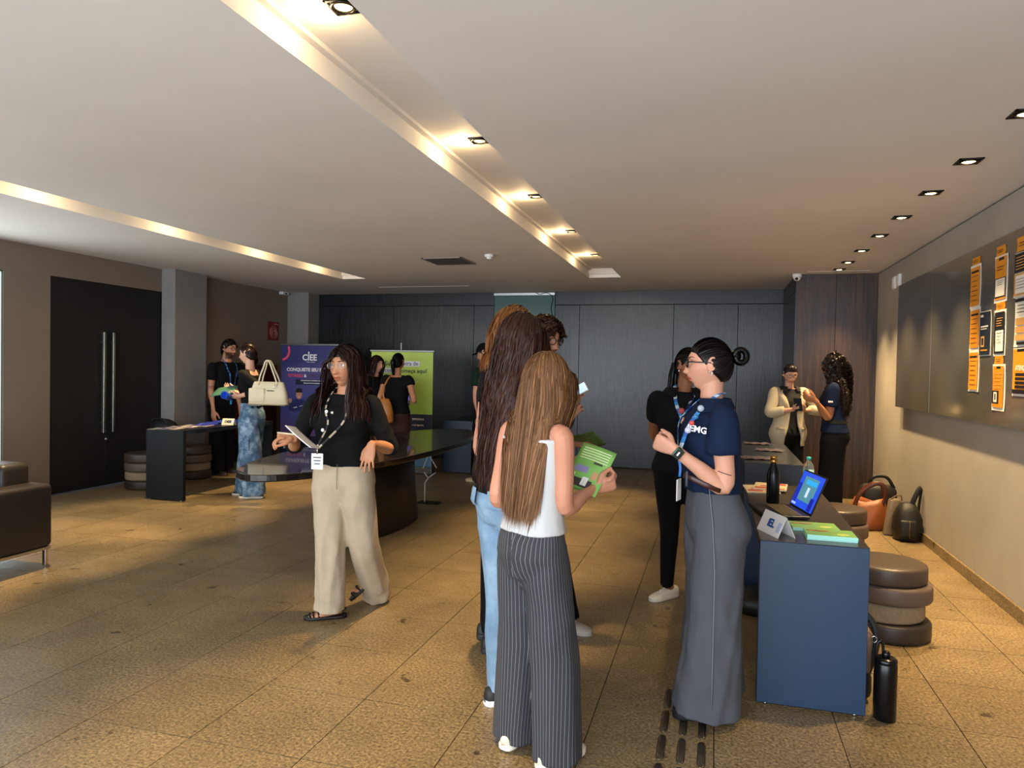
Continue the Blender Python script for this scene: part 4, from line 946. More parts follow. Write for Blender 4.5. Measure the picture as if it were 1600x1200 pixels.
    def leg(s, q, ankle, toe, pole=None):
        l1 = l2 = None; L1, L2 = .233*s.h, .2225*s.h
        kx, ax = ik(s.hip[q], ankle, L1, L2, (s.F if pole is None else pole)); s.kn[q], s.an[q] = kx, np.array(ankle); s.toe[q] = unit(toe); return s
    def hp(s, q):
        d = s.hands.get(q, {}); D = d.get('D'); N = d.get('N'); fa = unit(s.wr[q]-s.elb[q]); sg = 1 if q == 'L' else -1
        D = fa if D is None else unit(D); N = (-s.Ls*sg) if N is None else N; N = unit(np.array(N)-D*np.dot(N, D)); T = np.cross(N, D)*sg
        return D, N, T, d
    def palm(s, q, a=.09, n=.02):
        D, N, T, d = s.hp(q); return s.wr[q]+D*a*s.k+N*n
    def add_hand(s, mb, q):
        D, N, T, d = s.hp(q); k = .99*s.k*d.get('size', 1.0)*(1.08 if s.male else 1); W = s.wr[q]; cu = d.get('curl', (.25, .3, .25)); sp = d.get('spread', .10)
        mb.loft(tube_rings([W-unit(s.wr[q]-s.elb[q])*.03*k, W, W+D*.03*k, W+D*.06*k, W+D*.085*k, W+D*.094*k], np.array([.025, .025, .032, .0375, .0375, .030])*k, 14, np.array([.020, .018, .0160, .0140, .0110, .007])*k, T, 2.4))
        for i, (of, ln, rr) in enumerate(((.029, .077, .0080), (.0100, .087, .0082), (-.0095, .081, .0078), (-.0270, .063, .0068))):
            p = W+D*(.080-.004*abs(i-1))*k+T*of*k; pts = [p-D*.02*k, p]; dr = unit(D+T*(sp*(1.5-i)*.9)); ang = 0
            nn = N; c_ = cu if not isinstance(cu[0], (tuple, list)) else cu[i]
            for seg, ca in zip((.45, .30, .25), c_):
                ang += ca; dd = dr*math.cos(ang)+nn*math.sin(ang); pts.append(pts[-1]+dd*ln*seg*k)
            pp = spline(pts, 14); mb.tube(pp, np.interp(np.linspace(0, 1, 14), [0, .3, .8, .95, 1], [rr, rr, rr*.88, rr*.78, rr*.45])*k, 10)
        th = d.get('thumb', 0.0)
        b0 = W+D*.018*k+T*.016*k; d1 = unit(D*.62+T*(.72-.5*th)+N*(.35+.5*th)); p1 = b0+d1*.045*k; d2 = unit(D*.95+T*(.30-.45*th)+N*(.25+.4*th)); p2 = p1+d2*.032*k; p3 = p2+unit(d2+D*.3)*.026*k
        pp = spline([b0, p1, p2, p3], 14); mb.tube(pp, np.interp(np.linspace(0, 1, 14), [0, .35, .7, .93, 1], [.0155, .0125, .0095, .008, .004])*k, 10)
    def C(s, t): return s.Pc+(s.Sc-s.Pc)*t
    def torso_rings(s, t0, t1, off, n=26, seg=40, W=1.0, D=1.0, drape=0, row=None, gap=None, flare=0):
        rows = s.rows if row is None else row; out = []; k = s.k
        for t in np.linspace(t0, t1, n):
            w_, d_, f_ = [np.interp(t, rows[:, 0], rows[:, i]) for i in (1, 2, 3)]
            if drape and t < .62:   # cloth hangs from the chest instead of following the waist
                wc, dc = np.interp(.66, rows[:, 0], rows[:, 1]), np.interp(.66, rows[:, 0], rows[:, 2]); w_ = w_*(1-drape)+max(w_, wc*.97)*drape; d_ = d_*(1-drape)+max(d_, dc*.94)*drape
            u = min(max(t, 0), 1); Lx = unit(s.L*(1-u)+s.Ls*u); Fx = np.cross(Lx, s.U)*1.0; Fx = unit(Fx) if np.dot(Fx, s.F) > 0 else -unit(Fx)
            bl = s.b if t < .9 else 1+(s.b-1)*.4
            w_ = w_*k*bl*W+off+flare*max(0, .5-t); d_ = d_*k*(1+(bl-1)*1.25)*D+off+flare*max(0, .5-t); c = s.C(t)+Fx*f_*k
            if gap is None: th = np.arange(seg)*2*math.pi/seg
            else: th = np.linspace(gap(t), 2*math.pi-gap(t), seg)
            pw = 2.25; cx, cy = np.sin(th), np.cos(th); cx = np.sign(cx)*abs(cx)**(2/pw); cy = np.sign(cy)*abs(cy)**(2/pw)
            out.append(c+np.outer(cx*w_, Lx)+np.outer(cy*d_, Fx))
        return out
    def surf(s, t, ang, off=.02, W=1.0, D=1.0, drape=0):
        """point on the torso: ang degrees from the front, + to the person's left"""
        rg = s.torso_rings(t, t, off, 1, 72, W, D, drape)[0]; j = (ang % 360)/5; i = int(j); f = j-i; return rg[i % 72]*(1-f)+rg[(i+1) % 72]*f
    def body(s, feet=False, lips=(.80, .50, .48), beard=None, brow=('#1a110d', .0024), gaze=0.0, jaw=1.0, eyes=True, ears=True, hairtint=None, smile=0, lidc=None):
        k = s.k
        t = MB(); t.loft(s.torso_rings(-.18, 1.06, -.008)); 
        for q in 'LR':
            hp, kn, an = s.hip[q], s.kn[q], s.an[q]; pts = spline([hp+s.U*.03, hp*.5+kn*.5, kn, kn*.55+an*.45, an, an-s.U*.02], 18)
            t.tube(pts, np.interp(np.linspace(0, 1, 18), [0, .2, .42, .58, .8, 1], [.078, .070, .050, .050, .032, .030])*k*min(1, s.b)*.94, 12)
            f = s.toe[q]; sd = np.cross(s.U, f); A = an-s.U*.045*k
            t.tube([A-f*.055*k+s.U*.0, A-f*.03*k+s.U*.01, A+f*.03*k+s.U*.006, A+f*.09*k-s.U*.012, A+f*.135*k-s.U*.020*k, A+f*.155*k-s.U*.022], np.array([.012, .030, .034, .040, .040, .022])*k, 12, np.array([.012, .026, .030, .020, .013, .008])*k, sd)
        for q, sg in (('L', 1), ('R', -1)):
            t.tube([s.sh[q]-s.Ls*sg*.05, s.sh[q], s.sh[q]*.4+s.elb[q]*.6], np.array([.045, .044, .030])*k, 12)
        A = remesh(t, .013 if s.hi else .017, 2)
        a_ = MB()
        for q, sg in (('L', 1), ('R', -1)):
            sh, el, wr = s.sh[q], s.elb[q], s.wr[q]; side = np.cross(unit(el-sh), unit(wr-el)+1e-3)
            bf = .9+.1*s.b if not s.male else .98
            if s.b > 1.1: bf *= 1.1
            pts = spline([sh-s.Ls*sg*.045+s.U*.008, sh, sh*.5+el*.5, el, el*.5+wr*.5, wr], 26)
            a_.tube(pts, np.interp(np.linspace(0, 1, 26), [0, .2, .35, .6, .72, .9, 1], [.036, .046, .043, .035, .037, .026, .025])*k*bf, 14, np.interp(np.linspace(0, 1, 26), [0, .2, .35, .6, .72, .9, 1], [.036, .046, .043, .035, .035, .021, .018])*k*bf)
            s.add_hand(a_, q)
        B = remesh(a_, s.vox, 1)
        hv, hfc = head_shape(s.male, jaw); h_ = MB(); h_.add(s.Hc+hv@s.HM.T, hfc)
        if ears:
            for sg in (1, -1):
                e = np.array([(sg*(.0745+.006*math.sin(u)*0+.010*(math.cos(u) < .99)*abs(math.sin(u*.5))), -.010+.0155*math.cos(u)-.004*math.sin(u), .002+.0275*math.sin(u)) for u in np.linspace(-2.6, 2.2, 16)])
                h_.tube(s.Hc+e@s.HM.T, .0045*s.hs, 8)
                h_.ell(s.P((sg*.073, -.006, -.002)), V(.008, .012, .022)*s.hs, 10, 8, M=np.stack([s.hl, s.hf, s.hu], 1)); h_.ell(s.P((sg*.0745, .002, -.022)), V(.005, .006, .008)*s.hs, 8, 6, M=np.stack([s.hl, s.hf, s.hu], 1))
        nb = s.N-s.U*.04*k; nt = s.P((0, -.018, -.055)); nr = .049 if not s.male else .060
        h_.tube(spline([nb, nb*.55+nt*.45+s.Fs*.004, nt], 10), np.interp(np.linspace(0, 1, 10), [0, .25, .6, 1], [nr*1.35, nr*1.02, nr*.95, nr*.92])*s.hs, 18, np.interp(np.linspace(0, 1, 10), [0, .3, 1], [nr*1.1, nr*.98, nr*.95])*s.hs, s.Ls)
        Cc = remesh(h_, .0040 if s.hi else (.0058 if s.pos[1] < 7 else .0066), 1)
        D_ = join([A, B, Cc]); nA, nB = len(A['v']), len(B['v'])
        col = np.ones((len(D_['v']), 3)); loc = (D_['v'][nA+nB:]-s.Hc)@np.linalg.inv(s.HM).T
        x, y, z = loc.T; fr = y > .055
        m_ = np.exp(-(np.maximum(0, abs(z+.0600+.0015*np.cos(x*150))-.0066)/.0022)**2)*np.exp(-(np.maximum(0, abs(x)-.019)/.004)**2)*fr
        c_ = np.ones((len(loc), 3))*(1-m_[:, None])+m_[:, None]*np.array(lips)
        dk = np.exp(-((z+.0600)/.0015)**2)*(abs(x) < .021)*fr; c_ *= (1-.55*dk)[:, None]
        ck = np.exp(-((abs(x)-.042)/.018)**2-((z+.022)/.018)**2)*(y > .02); c_ *= 1-ck[:, None]*np.array([.0, .10, .10])
        if beard:
            bm = smoothstep(-z, .028, .052)*smoothstep(y, -.012, .01)*(1-m_)*smoothstep(z, -.135, -.115); bm = np.maximum(bm, smoothstep(-z, .038, .046)*(y > .06)*(1-m_)*.9); c_ = c_*(1-bm[:, None])+bm[:, None]*np.array(beard)
        if hairtint is not None:
            sc = is_scalp(loc/np.array([.074, .094, .113])/np.maximum(.2, np.linalg.norm(loc/np.array([.074, .094, .113]), axis=1))[:, None], .02)*(z > -.09); c_ = np.where(sc[:, None], np.array(hairtint), c_)
        col[nA+nB:] = c_
        # knuckle and fingertip warmth
        o = link('body', fast_mesh('body', D_, s.skin, s.root.location, col), s.root); s.bodyo = o
        s.headloc = loc
        if eyes: s.eyes(o, brow, gaze)
        return s
    def fy(s, x, z):
        l = s.headloc; m_ = l[:, 1] > .02; q = l[m_]; j = np.argmin((q[:, 0]-x)**2+(q[:, 2]-z)**2); return q[j, 1]
    def eyes(s, o, brow, gaze):
        for sg in (1, -1):
            cx, cz = .0310*sg, .0105; y0 = s.fy(cx, cz)+.0015; Rr = .0135; n = 13
            def on(x, z, e=0): return (cx+x, y0-Rr+math.sqrt(max(1e-7, (Rr+e)**2-x*x-z*z))+.0010, cz+z)
            p = MB(); v = []; W_, up, dn = .0138, .0062, .0048
            for i in range(n):
                u = -1+2*i/(n-1); a = up*(1-abs(u)**2.2)**.8; b = -dn*(1-abs(u)**2.2)**.8
                for j in range(7): t_ = j/6; v.append(s.P(on(u*W_, b*(1-t_)+a*t_-.0006*u*sg)))
            p.add(v, [(i*7+j, (i+1)*7+j, (i+1)*7+j+1, i*7+j+1) for i in range(n-1) for j in range(6)]); e = part('eye', p, M_sclera, o, True, world=False)
            e.data.transform(Matrix.Translation(-Vector(s.root.location)))
            gx = gaze*.005
            for nm, r_, ee, m2 in (('iris', .0053, .0003, M_iris), ('pupil', .0025, .0006, M_pupil)):
                if nm == 'pupil' and not s.hi: continue
                p = MB(); ring = [on(gx+r_*math.cos(a), max(-.0046, min(.0056, .0006+r_*math.sin(a))), ee) for a in np.linspace(0, 2*math.pi, 17)[:-1]]
                p.add([s.P(q) for q in ring]+[s.P(on(gx, .0006, ee+.0002))], [(i, (i+1) % 16, 16) for i in range(16)])
                p.v = [np.concatenate(p.v)-np.array(s.root.location)]; part(nm, p, m2, o, True)
            p = MB(); p.tube([s.P(on(u*W_*1.04, up*(1-abs(min(1, abs(u)))**2.2)**.8+.0004, .0006)) for u in np.linspace(-1, 1, 11)], .00115*s.hs, 5); p.v = [np.concatenate(p.v)-np.array(s.root.location)]; part('lashes', p, M_lash, o, True)
            p = MB(); pts = []
            for u in np.linspace(0, 1, 10):
                x = sg*(.0125+.036*u); z = .0295+.0058*math.sin(u*2.3)-.003*u; pts.append(s.P((x, s.fy(x, z)+.0008, z)))
            p.tube(pts, np.interp(np.linspace(0, 1, 10), [0, .3, 1], [brow[1], brow[1]*1.1, brow[1]*.35])*s.hs, 6, np.interp(np.linspace(0, 1, 10), [0, .3, 1], [.0013, .0014, .0008])*s.hs, s.hu)
            p.v = [np.concatenate(p.v)-np.array(s.root.location)]; part('eyebrow', p, mat('brow'+brow[0], brow[0], .8), o, True)
    def loc(s, mb): mb.v = [np.concatenate(mb.v)-np.array(s.root.location)]; return mb
    def put(s, name, mb, mats, parent=None, smooth=True, label=None):
        return part(name, s.loc(mb), mats, parent or s.root, smooth, label)
    # ---------------------------------------------------------------- clothes
    def top(s, name, m_, t0=-.02, sleeve=.5, off=.012, vox=None, drape=.4, W=1.0, D=1.0, neck=1.05, sleeve_r=1.25, amp=.004, cuff=0, flare=0, label=None, seed=1, tuck=False, shr=None, minr=0):
        vox = vox or (.0080 if s.hi else .013); b = MB(); b.loft(s.torso_rings(t0, neck, off, 34, 48, W, D, drape, flare=flare))
        if sleeve > 0:
            for q, sg in (('L', 1), ('R', -1)):
                b.tube([s.C(1.02)+s.Ls*sg*.05*s.k-s.U*.012, s.sh[q]*.35+s.C(1.0)*.65+s.Ls*sg*.02-s.U*.014*s.k, s.sh[q]-s.U*.004], np.array([.046, .052, .047])*s.k*(1.1 if s.male else 1), 16)
                sh, el, wr = s.sh[q], s.elb[q], s.wr[q]; full = spline([sh-s.Ls*sg*.06+s.U*.006, sh+s.U*.002, sh*.5+el*.5, el, el*.5+wr*.5, wr], 60)
                n = int(10+sleeve*48); pts = full[:n]; tt = np.linspace(0, (n-1)/59, n)
                bf = (1.05 if s.male else .9+.1*s.b)*(1.1 if s.b > 1.1 else 1)
                r = np.interp(tt, [0, .2, .35, .6, .75, 1], [.030, .046, .046, .042, .040, .032])*s.k*bf*1.0
                r = np.maximum(r+.004+(sleeve_r-1)*.045*np.interp(tt, [0, .18, .35, 1], [0, .3, 1, 1]), minr); r[-1] *= .96
                b.tube(pts, r, 20)
                if cuff:
                    c_ = MB(); j = n-5; c_.tube(pts[j:n]+(pts[n-1]-pts[n-2])*.2, r[j:n]*1.03+.002, 24); s.put('cuff', c_, m_)
        d = remesh(b, vox, 3)
        d = folds(d, amp, seed=seed); o = link(name, fast_mesh(name, d, m_, s.root.location, np.ones((len(d['v']), 3))), s.root)
        if label: o['label'] = label
        s.topo = o; return o
    def collar(s, m_, wide=1.0, h_=.03, opn=22):
        """polo or shirt collar, two leaves open at the front"""
        for sg in (1, -1):
            v = []; n = 14
            for i in range(n):
                a = sg*(opn+(180-opn)*i/(n-1)); f1 = 1-i/(n-1)
                A = s.surf(1.06, a, .017, 1.0, 1.0)+s.U*.022; B = s.surf(1.02-.05*f1, a*.97, .024, .93, 1.0)+s.U*(.008)
                v += [A, B, B+(B-s.N)*.0-s.U*.004, A-(A-s.N)*.06]
            p = MB(); p.add(v, [(i*4+j, (i+1)*4+j, (i+1)*4+(j+1) % 4, i*4+(j+1) % 4) for i in range(n-1) for j in range(4)]+[(0, 1, 2, 3), ((n-1)*4+3, (n-1)*4+2, (n-1)*4+1, (n-1)*4)])
            s.put('collar', p, m_)
    def trousers(s, name, m_, waist=.36, rt=.088, rk=.075, rh=.07, hem=.06, off=.008, vox=None, pleat=.0, npl=7, amp=.003, belt=None, stack=0, W=1.0, seed=3, dy=(0, 0), stripes=False, flat=1.0, hemshift=.025):
        vox = vox or (.0085 if s.hi else .015); b = MB(); b.loft(s.torso_rings(-.20, waist, off, 20, 44, W, 1.0)); k = s.k; b.ell(s.Pc-s.U*.075*k-s.F*.01, V(.085, .085, .10)*k*s.b)
        for q, sg in (('L', 1), ('R', -1)):
            hp, kn, an = s.hip[q], s.kn[q], s.an[q]
            end = an+unit(an-kn)*max(.0, (an[2]-hem))/max(.3, -unit(an-kn)[2])
            end = end+s.toe[q]*hemshift; pts = spline([hp+s.U*.05*k, hp-s.U*.03*k, (hp+kn)/2, kn, (kn+end)/2, end], 34); T = np.linspace(0, 1, 34)
            rx = np.interp(T, [0, .2, .4, .6, 1], [.085*s.b, rt*s.b*1.02, (rt*.6+rk*.4)*(.6+.4*s.b), rk, rh])*k; rings = tube_rings(pts, rx, 44, rx*np.interp(T, [0, .3, 1], [1.08, 1.05, flat]), s.L)
            out = []
            for i, rg in enumerate(rings):
                c = pts[i]; th = np.arange(44)*2*math.pi/44; a_ = pleat*smoothstep(np.array(T[i]), .22, .75)
                mlt = 1+a_*(np.sin(th*npl+sg+seed)*.6+np.sin(th*(npl-3)+2*sg+T[i]*2.5)*.4)+.02*stack*np.sin(T[i]*70+2*np.sin(th+sg))*smoothstep(np.array(T[i]), .78, .95)
                out.append(c+(rg-c)*mlt[:, None])
            b.loft(out)
        d = remesh(b, vox, 2)
        d = folds(d, amp, k=(40, 40, 11), seed=seed)
        extra = None
        if stripes:
            p = d['v']; sgn = np.where((p-s.Pc)@s.L > 0, 1, -1); ax = np.zeros_like(p)
            for q, sg in (('L', 1), ('R', -1)):
                z = p[:, 2]; tt = np.interp(z, [s.an[q][2], s.kn[q][2], s.hip[q][2]], [0, .5, 1]); A = np.where((tt < .5)[:, None], s.an[q]+(s.kn[q]-s.an[q])*(tt*2)[:, None], s.kn[q]+(s.hip[q]-s.kn[q])*(tt*2-1)[:, None])
                ax = np.where((sgn == sg)[:, None], A, ax)
            hi_ = np.zeros((len(p), 1))
            rel = p-ax; u_, w2 = rel@s.L, rel@s.F; rr = np.hypot(u_, w2)+1e-6; extra = {'strip': np.c_[u_/rr*.5+.5, w2/rr*.5+.5, hi_[:, 0]]}
        o = link(name, fast_mesh(name, d, m_, s.root.location, np.ones((len(d['v']), 3)), extra), s.root); s.tro = o
        if belt:
            p = MB(); rg = s.torso_rings(waist-.055, waist+.015, off+.004, 5, 60, W); p.loft(rg, cap=False); bo = s.put('belt', p, belt, o)
        return o
    def shoe(s, q, style='sneaker', up='#d8d2c8', sole='#e8e4da', lift=0.0, pitch=0.0, scale=1.0, name='shoe'):
        an, f = s.an[q], s.toe[q]; k = s.k*scale*(1.06 if s.male else 1); sd = np.cross(s.U, f); base = V(an[0], an[1], an[2]-.078*s.k+lift)
        cp, sp = math.cos(pitch), math.sin(pitch); fx = f*cp-s.U*sp; ux = s.U*cp+f*sp; piv = base+f*.10*k   # pitch raises the heel about the ball of the foot
        def T(x, y, z): return piv+fx*((x-.10)*k)+sd*(y*k)+ux*(z*k)
        X = [-.078, -.070, -.045, -.01, .03, .07, .11, .145, .168, .178]; Wd = [.012, .027, .034, .035, .036, .040, .043, .038, .024, .008]
        low = style in ('sandal', 'flat')
        Hh = [.05, .068, .075, .078, .070, .055, .045, .040, .032, .022] if not low else [.02, .03, .035, .02, .02, .03, .035, .03, .024, .018]
        st = .024 if style == 'sneaker' else (.035 if style == 'heel' else .016)
        o = None; sl = MB(); rings = []
        for z, g_ in ((0, .98), (.004, 1.03), (st-.003, 1.03), (st, 1.0)):
            out = [(x, -w_*g_-.001) for x, w_ in zip(X, Wd)]+[(x, w_*g_+.001) for x, w_ in zip(X[::-1], Wd[::-1])]; rings.append([T(x, y, z) for x, y in out])
        sl.loft(rings)
        if style != 'sandal':
            u = MB(); rg = []
            for x, w_, hh in zip(X, Wd, Hh):
                th = np.linspace(0, math.pi, 14); pts = [T(x, w_*.98*math.copysign(abs(math.cos(a))**.75, math.cos(a)), st*.6+(hh-st*.6)*math.sin(a)**.8) for a in th]; rg.append(pts)
            u.loft(rg); o = s.put(name, u, mat('shoe'+up, up, .55, bump=.1, bscale=150)); s.put('sole', sl, mat('sole'+sole, sole, .6), o)
            if style == 'sneaker':
                for i in range(4):
                    x = .025+i*.019; hh = np.interp(x, X, Hh); c_ = MB(); c_.tube([T(x, -.016, hh-.003), T(x+.003, 0, hh+.0035), T(x, .016, hh-.003)], .0024*k, 6); s.put('lace', c_, mat('lace_white', '#e4e0d8', .6), o)
        else:
            o = s.put(name, sl, mat('shoe'+up, up, .5))
            for x, hh in ((.115, .034), (.085, .042), (.135, .028)):
                c_ = MB(); c_.tube([T(x, -.040, .014), T(x+.006, -.025, hh), T(x+.008, 0, hh+.007), T(x+.006, .025, hh), T(x, .040, .014)], .006*k, 8, flat=.0022); s.put('strap', c_, mat('strap'+up, up, .5), o)
            c_ = MB(); c_.tube([T(-.075, 0, .05), T(-.05, .036, .052), T(.0, .036, .058), T(.025, .0, .072), (T(.0, -.036, .058)), T(-.05, -.036, .052), T(-.075, 0, .05)], .004*k, 6); s.put('ankle_strap', c_, mat('strap'+up, up, .5), o)
        return o
    def glasses(s, col='#141112', metal=0.0, w_=.0215, hh=.0165, r=.0016, oy=.0, round_=2.6, half=False):
        m_ = mat('frame'+col, col, .25, metal); y0 = max(s.fy(0, .018)+.001, s.fy(.031, .03)+.004)+.003; p = MB()
        lens = []
        for sg in (1, -1):
            cx, cz = sg*.0325, .0075; ring = []
            for a in np.linspace(0, 2*math.pi, 29):
                c_, d_ = math.cos(a), math.sin(a); x = w_*math.copysign(abs(c_)**(2/round_), c_); z = hh*math.copysign(abs(d_)**(2/round_), d_)
                ring.append((cx+x, y0-.006*((abs(cx+x)/.055)**2), cz+z))
            lens.append(ring); p.tube([s.P(q) for q in ring], r*s.hs, 6)
            p.tube([s.P(q) for q in ((sg*.0535, y0-.006, .012), (sg*.066, y0-.016, .012), (sg*.0745, .045, .010), (sg*.0785, .0, .008), (sg*.0765, -.015, .0))], r*.9*s.hs, 6)
        p.tube([s.P(q) for q in ((.0115, y0, .010), (0, y0+.002, .0125), (-.0115, y0, .010))], r*.9*s.hs, 6)
        g_ = s.put('glasses', p, m_)
        for ring in lens: q = MB(); q.add([s.P(v) for v in ring[:-1]], [tuple(range(28))]); s.put('lens', q, M_glassl, g_)
        return g_
    # ---------------------------------------------------------------- hair
    def body_ell(s, ex=0.0):
        k = s.k; E = []
        for t in np.linspace(.15, 1.0, 7):
            w_, d_, f_ = [np.interp(t, s.rows[:, 0], s.rows[:, i]) for i in (1, 2, 3)]; E.append((s.C(t)+s.F*f_*k, np.stack([s.Ls, s.Fs, s.U], 1), V((w_+.018)*s.b*k+ex, (d_+.018)*s.b*k+ex, .10*k)))
        for q in 'LR':
            for f in (0, .3, .6): E.append((s.sh[q]*(1-f)+s.elb[q]*f, np.eye(3), V(.052, .052, .07)*k+ex))
        E.append((s.N+s.U*.02, np.eye(3), V(.062, .062, .08)*k)); return E
    def hair(s, color, name='hair', n=900, length=.5, lvar=.12, part_x=0.0, back=.55, lift=(1.03, 1.13), rad=.0022, curl=0.0, curlf=60, seed=5, tip=(1.5, 1.35, 1.1), root=(.75, .75, .75), streak=.45, front=.35, gstr=.30, hi=0.0,
             under=True, collide=True, k=40, shiny=.40, clump=.0, spread=0.0, forward=0.0, minz=None, halfup=False, rootz=None, streak2=None, gather=None, endz=None, endj=.03, n2=0, gearly=.35, sidev=.40, dense=2.6):
        n = int(n*dense); n2 = int(n2*1.5); rad = rad*1.15
        rs = np.random.RandomState(seed); m_ = hair_mat(name+'_'+color, color, shiny); K0 = k; k = 42
        d = rs.normal(size=(n*9, 3)); d /= np.linalg.norm(d, axis=1)[:, None]; d = d[is_scalp(d, hi-.03)]
        if rootz is not None: d = d[d[:, 2] > rootz]
        d = d[:n]; n = len(d); E0 = np.array([.076, .0955, .1145]); off = rs.uniform(*lift, size=n); ell = E0[None, :]*off[:, None]; ctr = np.array([0, -.004, 0])
        p = ctr+d*ell*.985; side = np.where(d[:, 0] > part_x, 1.0, -1.0); back_ = back*(.6+.8*rs.rand(n))
        v = np.c_[side*(sidev+.2*rs.rand(n))*np.clip(.35+d[:, 2], .1, 1), -back_, -.25-.6*(1-d[:, 2])]
        # stop at scalp tangent
        L_ = length*(1+lvar*rs.uniform(-1, 1, n)); st = (L_/k)[:, None]; pts = [p.copy()]; g = s.hu*0
        Gl = np.linalg.inv(s.HM)@V(0, 0, -1); Gl = unit(Gl); jit = rs.normal(size=(n, 3))*.12*(1+spread); v = v/np.linalg.norm(v, axis=1)[:, None]
        EB = [(np.linalg.inv(s.HM)@(c-s.Hc), (np.linalg.inv(s.HM)@A*s.hs), r/s.hs) for c, A, r in s.body_ell()] if collide else []
        lay = (off-lift[0])*.18
        for i in range(k-1):
            q = (p-ctr)/ell; nn = q/ell; nn /= np.linalg.norm(nn, axis=1)[:, None]+1e-9; near = (np.linalg.norm(q, axis=1) < 1.10)[:, None]
            w_ = gstr*(gearly if i < 10 else 1)
            v = v*(1-w_)+(Gl+jit*.35)*w_; 
            if forward: v = v+np.array([0, forward, 0])*(i > 10)*.1
            vt = v-nn*np.sum(v*nn, 1)[:, None]*(np.sum(v*nn, 1)[:, None] < 0)
            v = np.where(near, vt, v); v /= np.linalg.norm(v, axis=1)[:, None]+1e-9
            p = p+v*st/s.hs; q = (p-ctr)/ell; r = np.linalg.norm(q, axis=1); ins = r < 1; p = np.where(ins[:, None], ctr+q/np.maximum(r, 1e-6)[:, None]*ell, p)
            # keep hair off the face
            fz = (p[:, 1] > .035) & (abs(p[:, 0]) < .075) & (p[:, 2] < .04) & (p[:, 2] > -.13); p[fz, 0] = np.sign(p[fz, 0]+1e-6*side[fz])*np.maximum(abs(p[fz, 0]), .070+.012*rs.rand(int(fz.sum())))
            for c, A, rr in EB:
                l_ = (p-c)@A; r2 = rr+lay[:, None]; qq = l_/r2; rn = np.linalg.norm(qq, axis=1); m2 = rn < 1
                if m2.any(): p[m2] = c+(qq[m2]/np.maximum(rn[m2], 1e-6)[:, None]*r2[m2])@A.T
            if gather is not None and i > 6: p = p+(np.array(gather)-p)*np.array([.035, .03, 0])
            pts.append(p.copy())
        P_ = np.stack(pts, 1)
        if endz is not None:
            WZ = (s.Hc+P_@s.HM.T)[:, :, 2]; ez = endz+endj*rs.normal(size=n); u0 = np.arange(k)
            for i in range(n):
                b_ = np.nonzero(WZ[i] < ez[i])[0]
                if len(b_) and b_[0] > 3:
                    e_ = b_[0]; uu = np.linspace(0, e_, k); P_[i] = np.stack([np.interp(uu, u0, P_[i, :, a]) for a in range(3)], 1)
        if K0 < k:
            uu = (np.linspace(0, 1, K0)**1.35)*(k-1); i0 = np.minimum(uu.astype(int), k-2); f_ = (uu-i0)[None, :, None]; P_ = P_[:, i0]*(1-f_)+P_[:, i0+1]*f_; k = K0
        if curl:
            ph = rs.uniform(0, 6.28, n)[:, None]; t_ = np.linspace(0, 1, k)[None, :]; am = curl*smoothstep(t_, .05, .3)
            fq = curlf*(.85+.3*rs.rand(n))[:, None]*length
            P_ = P_+np.stack([am*np.cos(ph+t_*fq), am*np.sin(ph+t_*fq), .4*am*np.sin(ph*2+t_*fq)], -1)
        t_ = np.linspace(0, 1, k); base = np.array([np.interp(t_, [0, .25, 1], [a, (a+b)/2, b]) for a, b in zip(root, tip)]).T[None]
        ton = base*(1+streak*(rs.rand(n)**2-.35))[:, None, None]
        if streak2 is not None:
            sel = rs.rand(n) < streak2[0]; ton[sel] = ton[sel]*np.array(streak2[1])
        Wd = s.Hc+P_@s.HM.T; rr = rad*(.6+.8*rs.rand(n))
        if n2: inner = np.argsort(off)[:n2]; rr[inner] = rr[inner]*2.6; ton[inner] = ton[inner]*.8
        ds, cs = strands_mesh(Wd, rr, ton, s.Hc)
        if minz is not None: ds['v'][:, 2] = np.maximum(ds['v'][:, 2], minz)
        o = link('hair', fast_mesh('hair', ds, m_, s.root.location, cs), s.root)
        if under: s.cap(m_, o, 1.018, hi=hi, tone=root)
        return o
    def cap(s, m_, parent=None, sc=1.03, hi=0.0, name='hair_cap', tone=(1, 1, 1), streaks=0, bumpy=0.0, seed=2):
        d, f = HG; k = is_scalp(d, hi-.02); rs = np.random.RandomState(seed); E0 = np.array([.076, .0955, .1145]); sd_ = scalp_dist(d)-hi; k = sd_ > -.10; sc_ = .955+(sc-.955)*smoothstep(sd_, -.075, .0)
        if bumpy: sc_ = sc_+k*bumpy*(np.sin(d[:, 0]*23+3*np.sin(d[:, 1]*17))*np.sin(d[:, 1]*21+2*np.sin(d[:, 2]*19))+.6*np.sin(d[:, 2]*31+d[:, 0]*27))
        v = np.array([0, -.004, 0])+d*E0*sc_[:, None]; ff = [q for q in f if all(k[i] for i in q)] if True else f
        near = set(i for q in ff for i in q); ff2 = [q for q in f if any(i in near for i in q)]
        W_ = s.Hc+v@s.HM.T; d_ = dict(v=W_, n=W_*0, L=np.array([i for q in ff2 for i in q]), ps=np.cumsum([0]+[len(q) for q in ff2])[:-1], pl=None)
        az = np.arctan2(d[:, 0], -d[:, 1]); tn = np.ones((len(d), 3))*np.array(tone)*(1+(.25*np.sin(az*60+d[:, 2]*9))[:, None]*bool(streaks))
        o = link(name, fast_mesh(name, d_, m_, s.root.location, tn), parent or s.root); return o
